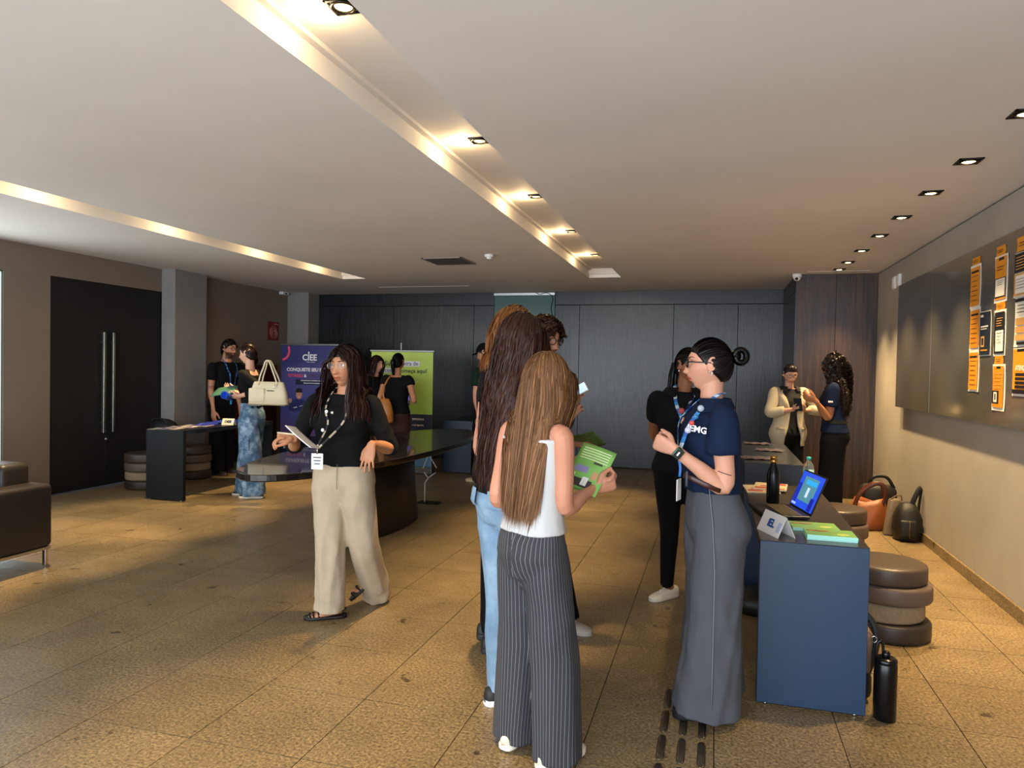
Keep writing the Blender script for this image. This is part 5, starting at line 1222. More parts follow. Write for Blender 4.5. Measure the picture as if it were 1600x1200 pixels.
    def slick(s, color, bun=(0, -.115, .02), n=700, rad=.0024, hi=0.0, name='hair', seed=3, tone=.4, side=0):
        """hair combed back flat to one point"""
        rs = np.random.RandomState(seed); m_ = hair_mat(name+'_'+color, color, .32); d = rs.normal(size=(n*6, 3)); d /= np.linalg.norm(d, axis=1)[:, None]; d = d[is_scalp(d, hi)][:n]; n = len(d)
        E0 = np.array([.0775, .0975, .1165]); b = unit(np.array(bun)/E0); k = 14; t_ = np.linspace(0, 1, k)[None, :, None]
        om = np.arccos(np.clip(d@b, -1, 1))[:, None, None]; sl = (np.sin((1-t_)*om)*d[:, None]+np.sin(t_*om)*b)/np.maximum(np.sin(om), 1e-4); sl /= np.linalg.norm(sl, axis=2)[..., None]
        up = 1+.018*np.sin(t_*3.14)+rs.uniform(0, .012, (n, 1, 1)); P_ = np.array([0, -.004, 0])+sl*E0*up
        ton = np.ones((n, k, 3))*(1+tone*(rs.rand(n)-.4))[:, None, None]; ds, cs = strands_mesh(s.Hc+P_@s.HM.T, rad*(.7+.6*rs.rand(n)), ton, s.Hc)
        o = link('hair', fast_mesh('hair', ds, m_, s.root.location, cs), s.root); s.cap(m_, o, 1.02, hi=hi, streaks=1); return o, m_
    def lanyard(s, cols, end, width=.009, ang=34, t_end=None, off=.022, badge=None, badge_mat=None, name='lanyard', dots=None, drape=.4, back=True, W=1.0, D=1.0, side=None):
        """two straps from the neck meeting at world point end"""
        end = np.array(end); ob = None
        for sg in (1, -1):
            A = s.N-s.Fs*.055*s.k+s.U*.03; B = s.N+s.Ls*sg*.055*s.k+s.U*.018; Cx = s.surf(1.0, sg*ang, off+.004, .62, 1.0); Dx = s.surf(.86, sg*ang*.62, off, .8, 1.02)
            E_ = s.surf(.70, sg*ang*.30, off, 1, 1.02, drape); 
            pts = spline([A, B, Cx, Dx, E_, end+s.Ls*sg*.006] if end[2] < E_[2]-.05 else [A, B, Cx, Dx, end+s.Ls*sg*.006], 36)
            rings = tube_rings(pts, width/2*1.0, 8, .0016, s.Ls if side is None else side, 3); p = MB(); mi = []
            p.loft(rings)
            for f in range(len(p.m)): p.m[f] = (f//8)//2 % len(cols)
            o = s.put(name+'_strap', p, cols, ob or s.root) if False else s.put('lanyard', p, cols, ob)
            if ob is None: ob = o
        if badge:
            bw, bh = badge; F_ = s.Fs; p = MB(); M_ = frame(Vector(end)+Vector((0, 0, -bh/2-.03)), Vector(-s.Ls), Vector((0, 0, 1)), Vector(F_))
            p.box((-bw/2, -bh/2, 0), (bw/2, bh/2, .003), .002, M=M_); bd = s.put('badge', p, badge_mat or M_white, ob, False)
            p = MB(); p.box((-.004, bh/2-.004, .0), (.004, bh/2+.034, .004), M=M_); s.put('clip', p, M_foot, ob)
            for j, (a, b_, c_) in enumerate(((-.35, .35, .25), (-.30, .30, .05), (-.25, .25, -.15))):
                p = MB(); p.box((a*bw, c_*bh-.003, .003), (b_*bw, c_*bh+.003, .0036), M=M_); s.put('badge_print', p, M_ink, bd, False)
        return ob
# ================================================================== PEOPLE
def cloth(name, col, rough=.85, bump=.25, bscale=260, var=.06, sheen=.0, vscale=14, stretch=(1, 1, 1)):
    return mat(name, col, rough, bump=bump, bscale=bscale, bdist=.0008, var=var, sheen=sheen, vscale=vscale, stretch=stretch, spec=.18)
M_bk = cloth('black_jersey', '#0b0b0c'); M_navyp = cloth('navy_pique', '#111d35', bscale=420); M_grey = cloth('grey_suiting', '#4b4c51', .9, .3, 320, .07)
M_beige = cloth('beige_twill', '#a99880', .85, .2, 240, .05); M_bkpolo = cloth('black_pique', '#0f0f12', bscale=420); M_bktr = cloth('black_twill', '#08080a')
def denim(name, lo, mid, hi, scale=7):
    m_ = bpy.data.materials.new(name); m_.use_nodes = True; k = NT(m_); tc = k.n('ShaderNodeTexCoord')
    n1 = k.n('ShaderNodeTexNoise', i_Scale=float(scale), i_Detail=6.0, i_Roughness=.65); k.l(tc.outputs['Object'], n1.inputs[0])
    n2 = k.n('ShaderNodeTexNoise', i_Scale=300.0, i_Detail=2.0); k.l(tc.outputs['Object'], n2.inputs[0])
    k.l(k.ramp(n1.outputs[0], [(.32, lin(lo)), (.5, lin(mid)), (.66, lin(hi))]), k.b.inputs['Base Color']); k.b.inputs['Roughness'].default_value = .9
    k.bump(n2.outputs[0], .25, .001); return m_
def pinstripe():
    m_ = bpy.data.materials.new('pinstripe_wool'); m_.use_nodes = True; k = NT(m_); a = k.n('ShaderNodeAttribute', attribute_name='strip'); sp = k.n('ShaderNodeSeparateColor'); k.l(a.outputs['Color'], sp.inputs[0])
    s1 = k.n('ShaderNodeMath', operation='SUBTRACT'); k.l(sp.outputs[0], s1.inputs[0]); s1.inputs[1].default_value = .5
    s2 = k.n('ShaderNodeMath', operation='SUBTRACT'); k.l(sp.outputs[1], s2.inputs[0]); s2.inputs[1].default_value = .5
    an = k.n('ShaderNodeMath', operation='ARCTAN2'); k.l(s1.outputs[0], an.inputs[0]); k.l(s2.outputs[0], an.inputs[1])
    mu = k.n('ShaderNodeMath', operation='MULTIPLY'); k.l(an.outputs[0], mu.inputs[0]); mu.inputs[1].default_value = 38/6.2832
    fr = k.n('ShaderNodeMath', operation='FRACT'); k.l(mu.outputs[0], fr.inputs[0])
    c = k.ramp(fr.outputs[0], [(0, lin('#2a2a2e')), (.46, lin('#2d2d31')), (.485, lin('#8d8d92')), (.525, lin('#8d8d92')), (.55, lin('#2d2d31'))])
    k.l(c, k.b.inputs['Base Color']); k.b.inputs['Roughness'].default_value = .85
    tc = k.n('ShaderNodeTexCoord'); nb = k.n('ShaderNodeTexNoise', i_Scale=280.0); k.l(tc.outputs['Object'], nb.inputs[0]); k.bump(nb.outputs[0], .2, .0008); return m_
def sheet(label, c, right, up, w_, h_, m_, prints=(), name='flyer', cat='flyer', bend=.01, group=None, th=.0008):
    """a held paper: centre, right and up axes"""
    right, up = unit(right), unit(np.array(up)-unit(right)*np.dot(up, unit(right))); nr = np.cross(right, up); t = thing(name, label, cat, tuple(c), 0, group)
    nx = 8; v = []
    for j in range(nx):
        for i in range(nx):
            a, b = i/(nx-1)-.5, j/(nx-1)-.5; v.append(right*a*w_+up*b*h_+nr*(bend*(1-4*a*a)))
    p = MB(); p.add(v, [(j*nx+i, j*nx+i+1, (j+1)*nx+i+1, (j+1)*nx+i) for j in range(nx-1) for i in range(nx-1)]); q = part('sheet', p, m_, t, True)
    s_ = q.modifiers.new('s', 'SOLIDIFY'); s_.thickness = th; s_.offset = 0
    for (a0, b0, a1, b1, m2) in prints:
        p = MB(); v = []; kx = 6
        for sgn in (1,):
            for j in range(2):
                for i in range(kx):
                    a = a0+(a1-a0)*i/(kx-1)-.5; b = (b0, b1)[j]-.5; v.append(right*a*w_+up*b*h_+nr*(bend*(1-4*a*a)+.0012))
        p.add(v, [(i, i+1, kx+i+1, kx+i) for i in range(kx-1)]); part('print', p, m2, q, True)
    return t
def phone(label, c, right, up, body='#b9a98f', glow='#a9c4f0', s_=1.0, cat='phone', est=1.2):
    right, up = unit(right), unit(np.array(up)-unit(right)*np.dot(up, unit(right))); nr = np.cross(right, up); t = thing('phone', label, cat, tuple(c)); M_ = frame(Vector((0, 0, 0)), Vector(right), Vector(up), Vector(nr))
    p = MB(); p.box((-.036*s_, -.075*s_, -.005), (.036*s_, .075*s_, .004), .003, seg=2); p.xf(M_); part('case', p, mat('case'+body, body, .4), t, True)
    p = MB(); p.box((-.032*s_, -.070*s_, .004), (.032*s_, .070*s_, .0046)); p.xf(M_); part('screen', p, mat('glow'+glow, '#10131a', .15, emit=glow, estr=est), t)
    return t
M_lany = [mat('lanyard_black', '#141416', .6), mat('lanyard_print', '#a89a86', .6)]
M_lanb = [mat('lanyard_blue', '#2f83c4', .5), mat('lanyard_white', '#b9cde0', .5), mat('lanyard_teal', '#2b5fa8', .5)]

def walker():
    c = at(537, 700, 3.74)
    p = Person('woman walking in black top, beige wide trousers, round thin-rimmed glasses and badge lanyard', c, -80, 1.60, build=1.09, hoff=(.02, 0, 0), head_scale=1.05, head=(-16, -2, 0), skin_=('tan', '#b07a58'), hi=True, lean=(.01, 0), hipdrop=0)
    p.arm('R', at(474, 668, 3.66), at(460, 684, 3.42)); p.arm('L', at(602, 684, 3.78), at(577, 694, 3.52))
    Rf = atz(508, 966, 0); Lf = atz(566, 958, 0)
    f = V(-.85, -.5, 0)
    p.leg('R', V(Rf[0], Rf[1], .078)-f*.05, f); p.leg('L', V(Lf[0], Lf[1], 0)+V(.02, .14, .17), f)
    p.hand('R', D=(-.75, -.6, .05), N=(.2, .1, -1), curl=(.7, .9, .5), spread=.05, thumb=.4); p.hand('L', D=(-.10, -.25, -.97), N=(.1, 1, -.2), curl=(.10, .18, .15), spread=.16)
    p.body(lips=(.78, .48, .47), gaze=-.3, beard=None, jaw=1.06)
    p.top('black_top', M_bk, t0=.20, sleeve=.62, off=.012, drape=.75, sleeve_r=1.15, amp=.006, seed=4)
    p.trousers('beige_trousers', M_beige, waist=.30, rt=.098, rk=.090, rh=.092, hem=.05, pleat=.05, amp=.010, seed=2, stack=1, W=.98)
    b = MB(); b.tube([p.surf(.235-.05*i, 1.5, .019) for i in range(7)], .0015, 5); p.put('fly_seam', b, mat('seam_beige', '#6d5f48', .8), p.tro)
    for q in 'RL': p.shoe(q, 'sandal', up='#140d0b', sole='#140d0b', pitch=(0 if q == 'R' else .75))
    p.glasses('#c9b28a', 1.0, r=.0010, w_=.0225, hh=.0185, round_=2.3)
    p.hair('#1c120f', n=1500, n2=250, length=.42, endz=1.22, part_x=.012, back=.75, front=.3, gearly=.8, rad=.0020, k=18, tip=(2.6, 1.9, 1.6), root=(.7, .7, .7), streak=.4, lift=(1.03, 1.16), spread=.3, lvar=.10, curl=.006, curlf=28, seed=8)
    e = at(496, 700, 3.52); p.lanyard(M_lany, e, width=.012, badge=(.066, .088), t_end=.3, off=.026, drape=.75)
    b = MB(); 
    for sg in (1, -1): b.ell(p.P((sg*.078, -.002, -.030)), (.005, .005, .005), 8, 6)
    p.put('earring', b, mat('pearl', '#d8d0c4', .25))
    for a in (0,): pass
    for nm, px, py, m_ in (('lanyard_bead', 510, 643, M_white), ('lanyard_bead', 504, 672, M_white), ('lanyard_ring', 519, 645, M_foot)):
        b = MB(); b.ell(at(px, py, 3.50), (.010, .006, .010), 10, 8); p.put(nm, b, m_)
    hc = p.palm('R', .075, .022); rt = at(486, 700, 3.45)-at(455, 672, 3.40)
    sheet('white printed booklet held in the walking woman\'s right hand', at(473, 683, 3.36), at(491, 698, 3.36)-at(459, 670, 3.36), V(-.25, -1, .42), .185, .12, M_white, [(.08, .15+.13*i, .9, .20+.13*i, mat('faint_print', '#b0aaa6', .6)) for i in range(6)], name='booklet', cat='booklet', th=.004, bend=.003)
    t = thing('pen', 'thin pale pen poking out of the walking woman\'s right hand', 'pen', tuple(at(447, 677, 3.38))); a, b2 = at(434, 676, 3.38)-at(447, 677, 3.38), at(462, 679, 3.38)-at(447, 677, 3.38)
    m1 = MB(); m1.tube([a, b2], .0045, 8); part('barrel', m1, mat('pen_cream', '#cdbf9e', .4), t, True); m1 = MB(); m1.tube([a*1.12, a], (.001, .004), 8); part('tip', m1, M_foot, t, True)
def grey_woman():
    c = at(1116, 800, 3.19)
    p = Person('woman in profile with bun and dark glasses, navy polo, grey wide trousers, gripping blue lanyard', c, 199, 1.635, build=1.02, head=(-16, -1, 0), skin_=('fair', '#c58f74'), hi=True, lean=(.03, 0), head_fwd=-.005)
    p.arm('L', at(1131, 752, 3.02), at(1066, 712, 2.98)); p.arm('R', p.sh['R']+V(.05, .02, -.3), p.sh['R']+V(.03, -.02, -.6))
    A = atz(1100, 1118, 0); p.leg('L', V(A[0]+.05, A[1], .085), V(-.93, -.35, 0)); B = atz(1094, 1090, 0); p.leg('R', V(B[0]+.09, B[1]+.02, .085), V(-.95, -.3, 0))
    p.hand('L', D=unit(V(-.85, .15, .35)), N=(.25, .95, .3), curl=(1.25, 1.4, .9), spread=.02, thumb=.7)
    p.body(lips=(.80, .42, .45), gaze=.2, brow=('#150e0c', .0022))
    p.top('navy_polo', M_navyp, t0=.30, sleeve=.32, off=.014, drape=.55, sleeve_r=1.45, amp=.007, seed=9)
    p.collar(M_navyp)
    p.trousers('grey_trousers', M_grey, waist=.42, rt=.096, rk=.112, rh=.150, hem=.045, hemshift=.05, pleat=.035, amp=.006, seed=6, flat=1.0)
    b = MB(); b.tube([p.surf(.40-.10*i, 60, .016) for i in range(5)]+[p.hip['L']*(1-f)+p.an['L']*f+V(-.02, -.118-.035*f, 0) for f in (.2, .4, .6, .8, .98)], .0022, 5); p.put('crease', b, mat('seam_grey', '#6c6e74', .85), p.tro)
    # brown leather waist band, its loose end hanging to the side
    st = MB(); st.tube([p.surf(.40-.0*i, 0, .012) if False else q for q in (at(1068, 742, 2.99), at(1082, 748, 2.985), at(1100, 757, 2.975), at(1126, 767, 2.985))], .011, 8, flat=.003, side=V(0, 0, 1)); p.put('belt', st, mat('belt_brown', '#3d1f16', .4), p.tro)
    st = MB(); st.add([at(1070, 775, 2.985), at(1072, 780, 2.985), at(1082, 777.5, 2.985)], [(0, 1, 2)]); p.put('skin_gap', st, p.skin) if False else None
    b = MB(); b.box((-.004, -.004, -.03), (.004, .004, .03)); b.xf(Matrix.Translation(tuple(at(1073, 748, 2.965)))); p.put('belt_loop', b, M_grey, p.tro)
    for q in 'LR': p.shoe(q, 'heel', up='#101216', sole='#0c0e12', scale=1.08)
    fr = MB(); rg = []
    p.glasses('#16110f', 0, r=.0031, w_=.0225, hh=.0185, round_=3.0)
    o, hm = p.slick('#120d0c', bun=(0, -.10, .035), n=1200, rad=.0022)
    b = MB(); r0 = p.P((0, -.128, .040)); pts = []
    for a in np.linspace(0, 4*math.pi, 60): pts.append(p.P((.010*math.cos(a*.5), -.130+.024*math.cos(a)-.004*(a/12), .036+.028*math.sin(a))))
    b.tube(pts, .0135, 10); b.ell(p.P((0, -.112, .038)), (.022, .022, .026), 14, 10); p.put('bun', b, hm, o)
    b = MB(); b.tube([p.P((.079, -.004+.006*math.cos(a), -.036+.009*math.sin(a))) for a in np.linspace(0, 5.6, 14)], .0011, 6); p.put('earring', b, M_foot)
    hd = p.palm('L', .07, .015)
    ob = p.lanyard(M_lanb, at(1060, 706, 3.03), width=.021, off=.028, ang=40, side=p.Fs)
    s_ = MB(); s_.tube(spline([at(1060, 712, 3.03), at(1063, 730, 3.03), at(1062, 745, 3.03)], 10), .006, 8, flat=.002); p.put('lanyard_tail', s_, M_lanb[2], ob)
    s_ = MB(); s_.box((-.028, -.002, -.045), (.028, .002, .045), .002); Mx = frame(Vector(at(1060.5, 765, 3.03)), Vector((.25, .97, 0)), Vector((-.97, .25, 0)), Vector((0, 0, 1))); s_.xf(Mx); p.put('badge', s_, M_white, ob, False)
    for x, y, cc, rr in ((1095, 638, '#9aa4ae', .013), (1087, 651, '#2e6f9f', .011), (1081, 661, '#c8453a', .010), (1075, 672, '#b9b6c6', .013)):
        s_ = MB(); q = at(x, y, 2.99); Mx = frame(Vector(q), Vector((1, 0, 0)), Vector((0, 0, 1)), Vector((0, -1, 0))); s_.lathe([(.001, 0), (rr, 0), (rr, .004), (.001, .006)], seg=18); s_.xf(Mx); p.put('lanyard_pin', s_, mat('pin'+cc, cc, .3), ob)
    # chest lettering
    q = at(1089, 671, 2.985); text_mesh('IEMG', .036, mat('chest_white', '#d9d9dc', .5), p.topo, frame(Vector(q)-Vector(p.root.location), Vector((.93, -.30, -.15)).normalized(), Vector((.1, -.1, 1)).normalized(), Vector((-.3, -.93, 0)).normalized()), bold=.001)
    # smart watch
    w_, el = p.wr['L'], p.elb['L']; ax = unit(w_-el); wc = w_-ax*.012; b = MB(); b.tube([wc-ax*.011, wc+ax*.011], .0275, 20, flat=.0235, cap=True, side=V(0, -1, 0)); wo = p.put('watch', b, mat('watch_strap', '#141312', .5))
    nr = unit(V(-.15, -.95, .1)-ax*np.dot(V(-.15, -.95, .1), ax)); M_ = frame(Vector(wc+nr*.0285), Vector(ax), Vector(np.cross(nr, ax)), Vector(nr)); b = MB(); b.box((-.018, -.021, -.006), (.018, .021, .004), .004, seg=2, M=M_); p.put('watch_case', b, mat('watch_green', '#3f5c50', .3, .6), wo)
    b = MB(); b.box((-.014, -.017, .004), (.014, .017, .0048), M=M_); p.put('watch_face', b, _M['black_gloss'], wo, False); b = MB(); b.box((-.003, -.009, .0048), (.003, .009, .0052), M=M_); p.put('watch_hand', b, M_white, wo, False)
    # small tattoo line on the upper arm
    el, sh = p.elb['L'], p.sh['L']; b = MB(); ax = unit(el-sh); c0 = el-ax*.06
    b.tube([c0+(V(math.sin(a), -math.cos(a), 0)*(.0415))+ax*.012*math.sin(a) for a in np.linspace(-.6, .75, 14)], (.0015), 5); p.put('tattoo', b, mat('tattoo_ink', '#4d3a38', .6), p.bodyo)
def fg_woman():
    c = at(834, 800, 2.66)
    p = Person('woman seen from behind, long light-brown hair, white sleeveless top and dark pinstripe trousers', c, 60, 1.555, build=.88, shoulder_w=.150, hoff=(.024, .01, 0), head=(2, -6, 0), skin_=('light', '#bb8166'), hi=True)
    p.arm('R', at(884, 801, 2.62), at(922, 768, 2.80)); p.arm('L', at(776, 786, 2.66), at(815, 775, 2.98))
    A = atz(792, 1163, 0); B = atz(864, 1205, 0); p.leg('L', V(A[0]+.03, A[1]+.0, .085), V(.35, .94, 0)); p.leg('R', V(B[0]-.01, B[1]+.03, .085), V(.55, .83, 0))
    p.hand('R', D=unit(V(.75, .25, .25)), N=unit(V(-.35, .6, .55)), curl=(.9, 1.1, .7), spread=.03, thumb=.5); p.hand('L', D=unit(V(.5, .6, .3)), N=(.3, .2, 1), curl=(.5, .6, .4))
    p.body()
    p.top('white_top', mat('white_knit', '#b9b8b6', .8, bump=.25, bscale=300, bdist=.0008), t0=.16, sleeve=0, off=.014, drape=.40, neck=.93, amp=.003, W=1.0)
    p.trousers('pinstripe_trousers', pinstripe(), waist=.24, off=.009, rt=.096, rk=.098, rh=.100, hem=.03, pleat=.05, amp=.006, seed=11, stripes=True)
    for q in 'LR': p.shoe(q, 'sneaker', up='#cfc2ae', sole='#e0d8c8')
    p.hair('#64462e', n=2600, n2=420, dense=4.2, length=.78, endz=.985, endj=.028, part_x=0, back=.60, rad=.00145, gearly=.95, tip=(1.35, 1.3, 1.2), root=(.85, .82, .78), streak=.45, lift=(1.01, 1.07), seed=21, gstr=.40, k=18, streak2=(.22, (1.75, 1.65, 1.4)), shiny=.5, spread=.1, gather=(.025, -.13, 0))
    G1 = mat('flyer_green', '#7fb35a', .5, var=.18, vscale=12); GP = mat('flyer_cream', '#dfe6b8', .6); GV = mat('flyer_mauve', '#8f86b0', .6); GD = mat('flyer_dark', '#3d3330', .6); GW = mat('flyer_white', '#dfe0dc', .6)
    sheet('bright green printed flyer in the long-haired woman\'s right hand', at(921, 733, 2.86), at(943, 742, 2.84)-at(905, 728, 2.86), at(922, 705, 2.90)-at(912, 752, 2.82), .148, .21, G1,
          [(.1, .90-.055*i, .9, .918-.055*i, GP) for i in range(5)]+[(.12, .38, .5, .52, GV), (.55, .62, .8, .66, GD), (.2, .08, .75, .25, GD), (.45, .12, .62, .30, GW), (.66, .30, .80, .46, mat('flyer_face', '#c98f70', .6)), (.05, .2, .2, .34, GP)], bend=.006)

def dark_woman():
    c = at(792, 800, 3.14)
    p = Person('woman seen from behind with very long dark reddish-brown hair and light blue jeans', c, 48, 1.745, build=.90, head=(-12, -4, 0), skin_=('light', '#c48d73'), hi=True, hoff=(.035, 0, 0))
    p.arm('L', at(757, 668, 3.24), at(800, 680, 3.44)); p.arm('R', p.sh['R']+V(.02, .05, -.3), p.sh['R']+V(.12, .25, -.35))
    A = atz(772, 1104, 0); p.leg('L', V(A[0]+.02, A[1]+.06, .08), V(.75, .65, 0)); p.leg('R', V(A[0]+.20, A[1]-.03, .08), V(.8, .6, 0))
    p.hand('L', curl=(.4, .5, .4)); p.hand('R', curl=(.5, .6, .4)); p.body()
    p.top('black_vest', M_bk, t0=.06, sleeve=.20, off=.012, drape=.6, sleeve_r=1.2)
    dn = denim('light_denim', '#5b7890', '#728ea6', '#8aa4b8', 4)
    p.trousers('light_jeans', dn, waist=.30, rt=.094, rk=.082, rh=.088, hem=.05, pleat=.02, amp=.008, stack=1, seed=5)
    for q, sg in (('L', 1), ('R', -1)):
        b = MB(); v = []
        for j in range(6):
            for i in range(6): v.append(p.surf(.10-.030*j, 180-sg*(14+6.5*i), .0225-(.004 if j in (0, 5) or i in (0, 5) else 0)))
        b.add(v, [(j*6+i, j*6+i+1, (j+1)*6+i+1, (j+1)*6+i) for j in range(5) for i in range(5)]); p.put('back_pocket', b, dn, p.tro)
    for q in 'LR': p.shoe(q, 'sneaker', up='#17171a', sole='#e6e4e0', scale=1.05)
    p.hair('#35211a', n=2200, n2=380, dense=3.6, length=.86, endz=1.06, endj=.045, part_x=0, back=.62, rad=.0018, gearly=.95, tip=(1.35, 1.15, 1.05), root=(.75, .75, .75), streak=.45, lift=(1.01, 1.08), seed=33, gstr=.38, k=17, streak2=(.12, (1.6, 1.25, 1.1)), shiny=.42, spread=.15, curl=.006, curlf=22, sidev=.3, gather=(0.02, -.13, 0))
def gold_person():
    c = at(778, 800, 3.70)
    p = Person('person with golden-brown hair in black clothes, almost hidden behind the dark-haired woman', c, 25, 1.82, male=True, build=.94, head=(-5, -12, 0), skin_=('light', '#c48d73'), hoff=(.05, 0, 0))
    p.arm('R', p.sh['R']+V(.06, -.02, -.28), at(893, 690, 3.62)); p.arm('L', p.sh['L']+V(-.02, .05, -.3), p.sh['L']+V(.16, .05, -.45))
    p.hand('R', D=(.95, .1, .05), N=(0, .5, -.7), curl=(.7, .8, .4), thumb=.5); p.body(eyes=True)
    p.top('black_shirt', M_bk, t0=-.10, sleeve=.97, off=.016, drape=.9, sleeve_r=1.25); p.trousers('black_trousers', M_bktr, waist=.25, rt=.092, rk=.085, rh=.088, hem=.04)
    for q in 'LR': p.shoe(q, 'sneaker', up='#151416', sole='#222124')
    p.hair('#6b4526', n=900, n2=150, length=.20, part_x=.02, back=.9, rad=.0030, k=12, tip=(1.5, 1.4, 1.2), root=(.8, .8, .8), lift=(1.02, 1.12), gearly=.5, seed=41, lvar=.2)
    t = sheet('dark green flyer held beyond the bright green one', at(915, 687, 3.60), at(935, 685, 3.60)-at(898, 691, 3.62), V(-.3, -1, .45), .15, .20, mat('flyer_olive', '#4d6a32', .5, var=.2, vscale=10), [(.1, .2+.15*i, .85, .24+.15*i, mat('olive_print', '#7d8f58', .6)) for i in range(4)])
def curly_man():
    c = at(842, 800, 4.28)
    p = Person('young man with dark curly hair and black-rimmed glasses looking down at a phone', c, -12, 1.80, male=True, build=.95, head=(-18, -14, 0), skin_=('light2', '#c08a6c'), hi=True)
    p.reach('L', at(889, 640, 4.10), V(.0, .2, -1)); p.reach('R', at(882, 660, 3.98), V(-.3, -.4, -1))
    A = atz(886, 992, 0); p.leg('R', V(A[0]-.06, A[1]+.10, .08), V(.9, -.3, 0)); p.leg('L', V(A[0]-.30, A[1]+.26, .08), V(.9, .1, 0))
    p.hand('R', D=unit(V(.5, .1, .8)), N=(.3, .8, .2), curl=(.6, .8, .6), thumb=.5); p.hand('L', D=unit(V(.35, -.1, .85)), N=(.4, -.8, .1), curl=(.5, .7, .5), thumb=.5)
    p.body(beard=(.55, .45, .42), brow=('#140e0c', .0030), gaze=0)
    p.top('black_jacket', M_bk, t0=-.05, sleeve=.95, off=.018, drape=.9, sleeve_r=1.3); p.trousers('black_trousers', M_bktr, waist=.2, rt=.09, rk=.08, rh=.078, hem=.05)
    for q in 'LR': p.shoe(q, 'sneaker', up='#a39b8e', sole='#aaa396')
    p.glasses('#0f0e0f', 0, r=.0024, w_=.023, hh=.018, round_=2.3)
    p.hair('#2a1a13', n=1000, n2=100, length=.07, back=.3, rad=.0032, k=12, curl=.011, curlf=190, lift=(1.04, 1.22), gstr=.06, gearly=.3, collide=False, tip=(1.7, 1.4, 1.1), root=(.8, .8, .8), seed=51, spread=2.5, hi=.02)
    phone('phone with a lit screen and beige case in the curly-haired man\'s hand', at(898, 613, 4.02), np.cross(V(.86, .15, .49), V(-.25, -.75, .6)), V(.86, .15, .49), s_=1.05)
def black_polo_woman():
    c = at(1062, 800, 4.74)
    p = Person('woman in black polo and black leggings with badge-covered blue lanyard, hands behind back', c, -72, 1.645, build=1.02, head=(30, -4, 0), skin_=('brown', '#8f5b3e'), hoff=(.02, 0, 0))
    p.arm('R', at(1022, 690, 4.86), at(1056, 712, 5.05)); p.arm('L', p.sh['L']+V(.10, .10, -.3), p.sh['L']+V(-.05, .36, -.42)); p.hand('R', curl=(.6, .7, .4)); p.hand('L', curl=(.6, .7, .4))
    A = atz(1030, 935, 0); p.leg('R', V(A[0]+.06, A[1]+.05, .078), V(-.62, -.78, 0)); p.leg('L', V(A[0]+.30, A[1]+.02, .078), V(.3, -.95, 0))
    p.body(lips=(.75, .45, .45), gaze=.3)
    p.top('black_polo', M_bkpolo, t0=.0, sleeve=.34, off=.014, drape=.6, sleeve_r=1.25, amp=.004); p.collar(M_bkpolo)
    p.trousers('black_leggings', M_bktr, waist=.25, rt=.086, rk=.062, rh=.043, hem=.10, amp=.001, off=.004)
    for q in 'LR': p.shoe(q, 'sneaker', up='#d9cdbd', sole='#d8cfc0')
    ob = p.lanyard(M_lanb, at(1073, 690, 4.52), width=.022, off=.026, ang=36)
    for x, y, cc, rr in ((1065, 642, '#c4545a', .018), (1067, 657, '#d9a98c', .021), (1078, 649, '#c98a3c', .018), (1081, 631, '#9aa3b5', .020), (1073, 662, '#3c6fa8', .014)):
        s_ = MB(); Mx = frame(Vector(at(x, y, 4.525)), Vector((1, 0, 0)), Vector((0, 0, 1)), Vector((0, -1, 0))); s_.lathe([(.001, 0), (rr, 0), (rr, .004), (.001, .007)], seg=18); s_.xf(Mx); p.put('lanyard_pin', s_, mat('pin'+cc, cc, .3), ob)
    o, hm = p.slick('#0f0c0b', bun=(0, -.10, -.04), n=700, rad=.0026)
    for k_ in range(34):
        a_ = rnd.uniform(-1, 1); b_ = rnd.uniform(-1, 1); b = MB()
        b.tube(spline([p.P((.052*a_, -.075+.015*b_, .01)), p.P((.058*a_, -.088+.015*b_, -.06)), p.P((.066*a_, -.085+.02*b_, -.12)), p.P((.078*a_, -.08+.02*b_, -.20+.02*b_))], 12), np.interp(np.linspace(0, 1, 12), [0, .4, .8, 1], [.012, .013, .009, .002]), 6, flat=.006); p.put('hair_lock', b, hm, o)
    b = MB(); b.ell(p.P((-.079, -.004, -.036)), (.006, .006, .009), 8, 6); p.put('earring', b, M_foot)
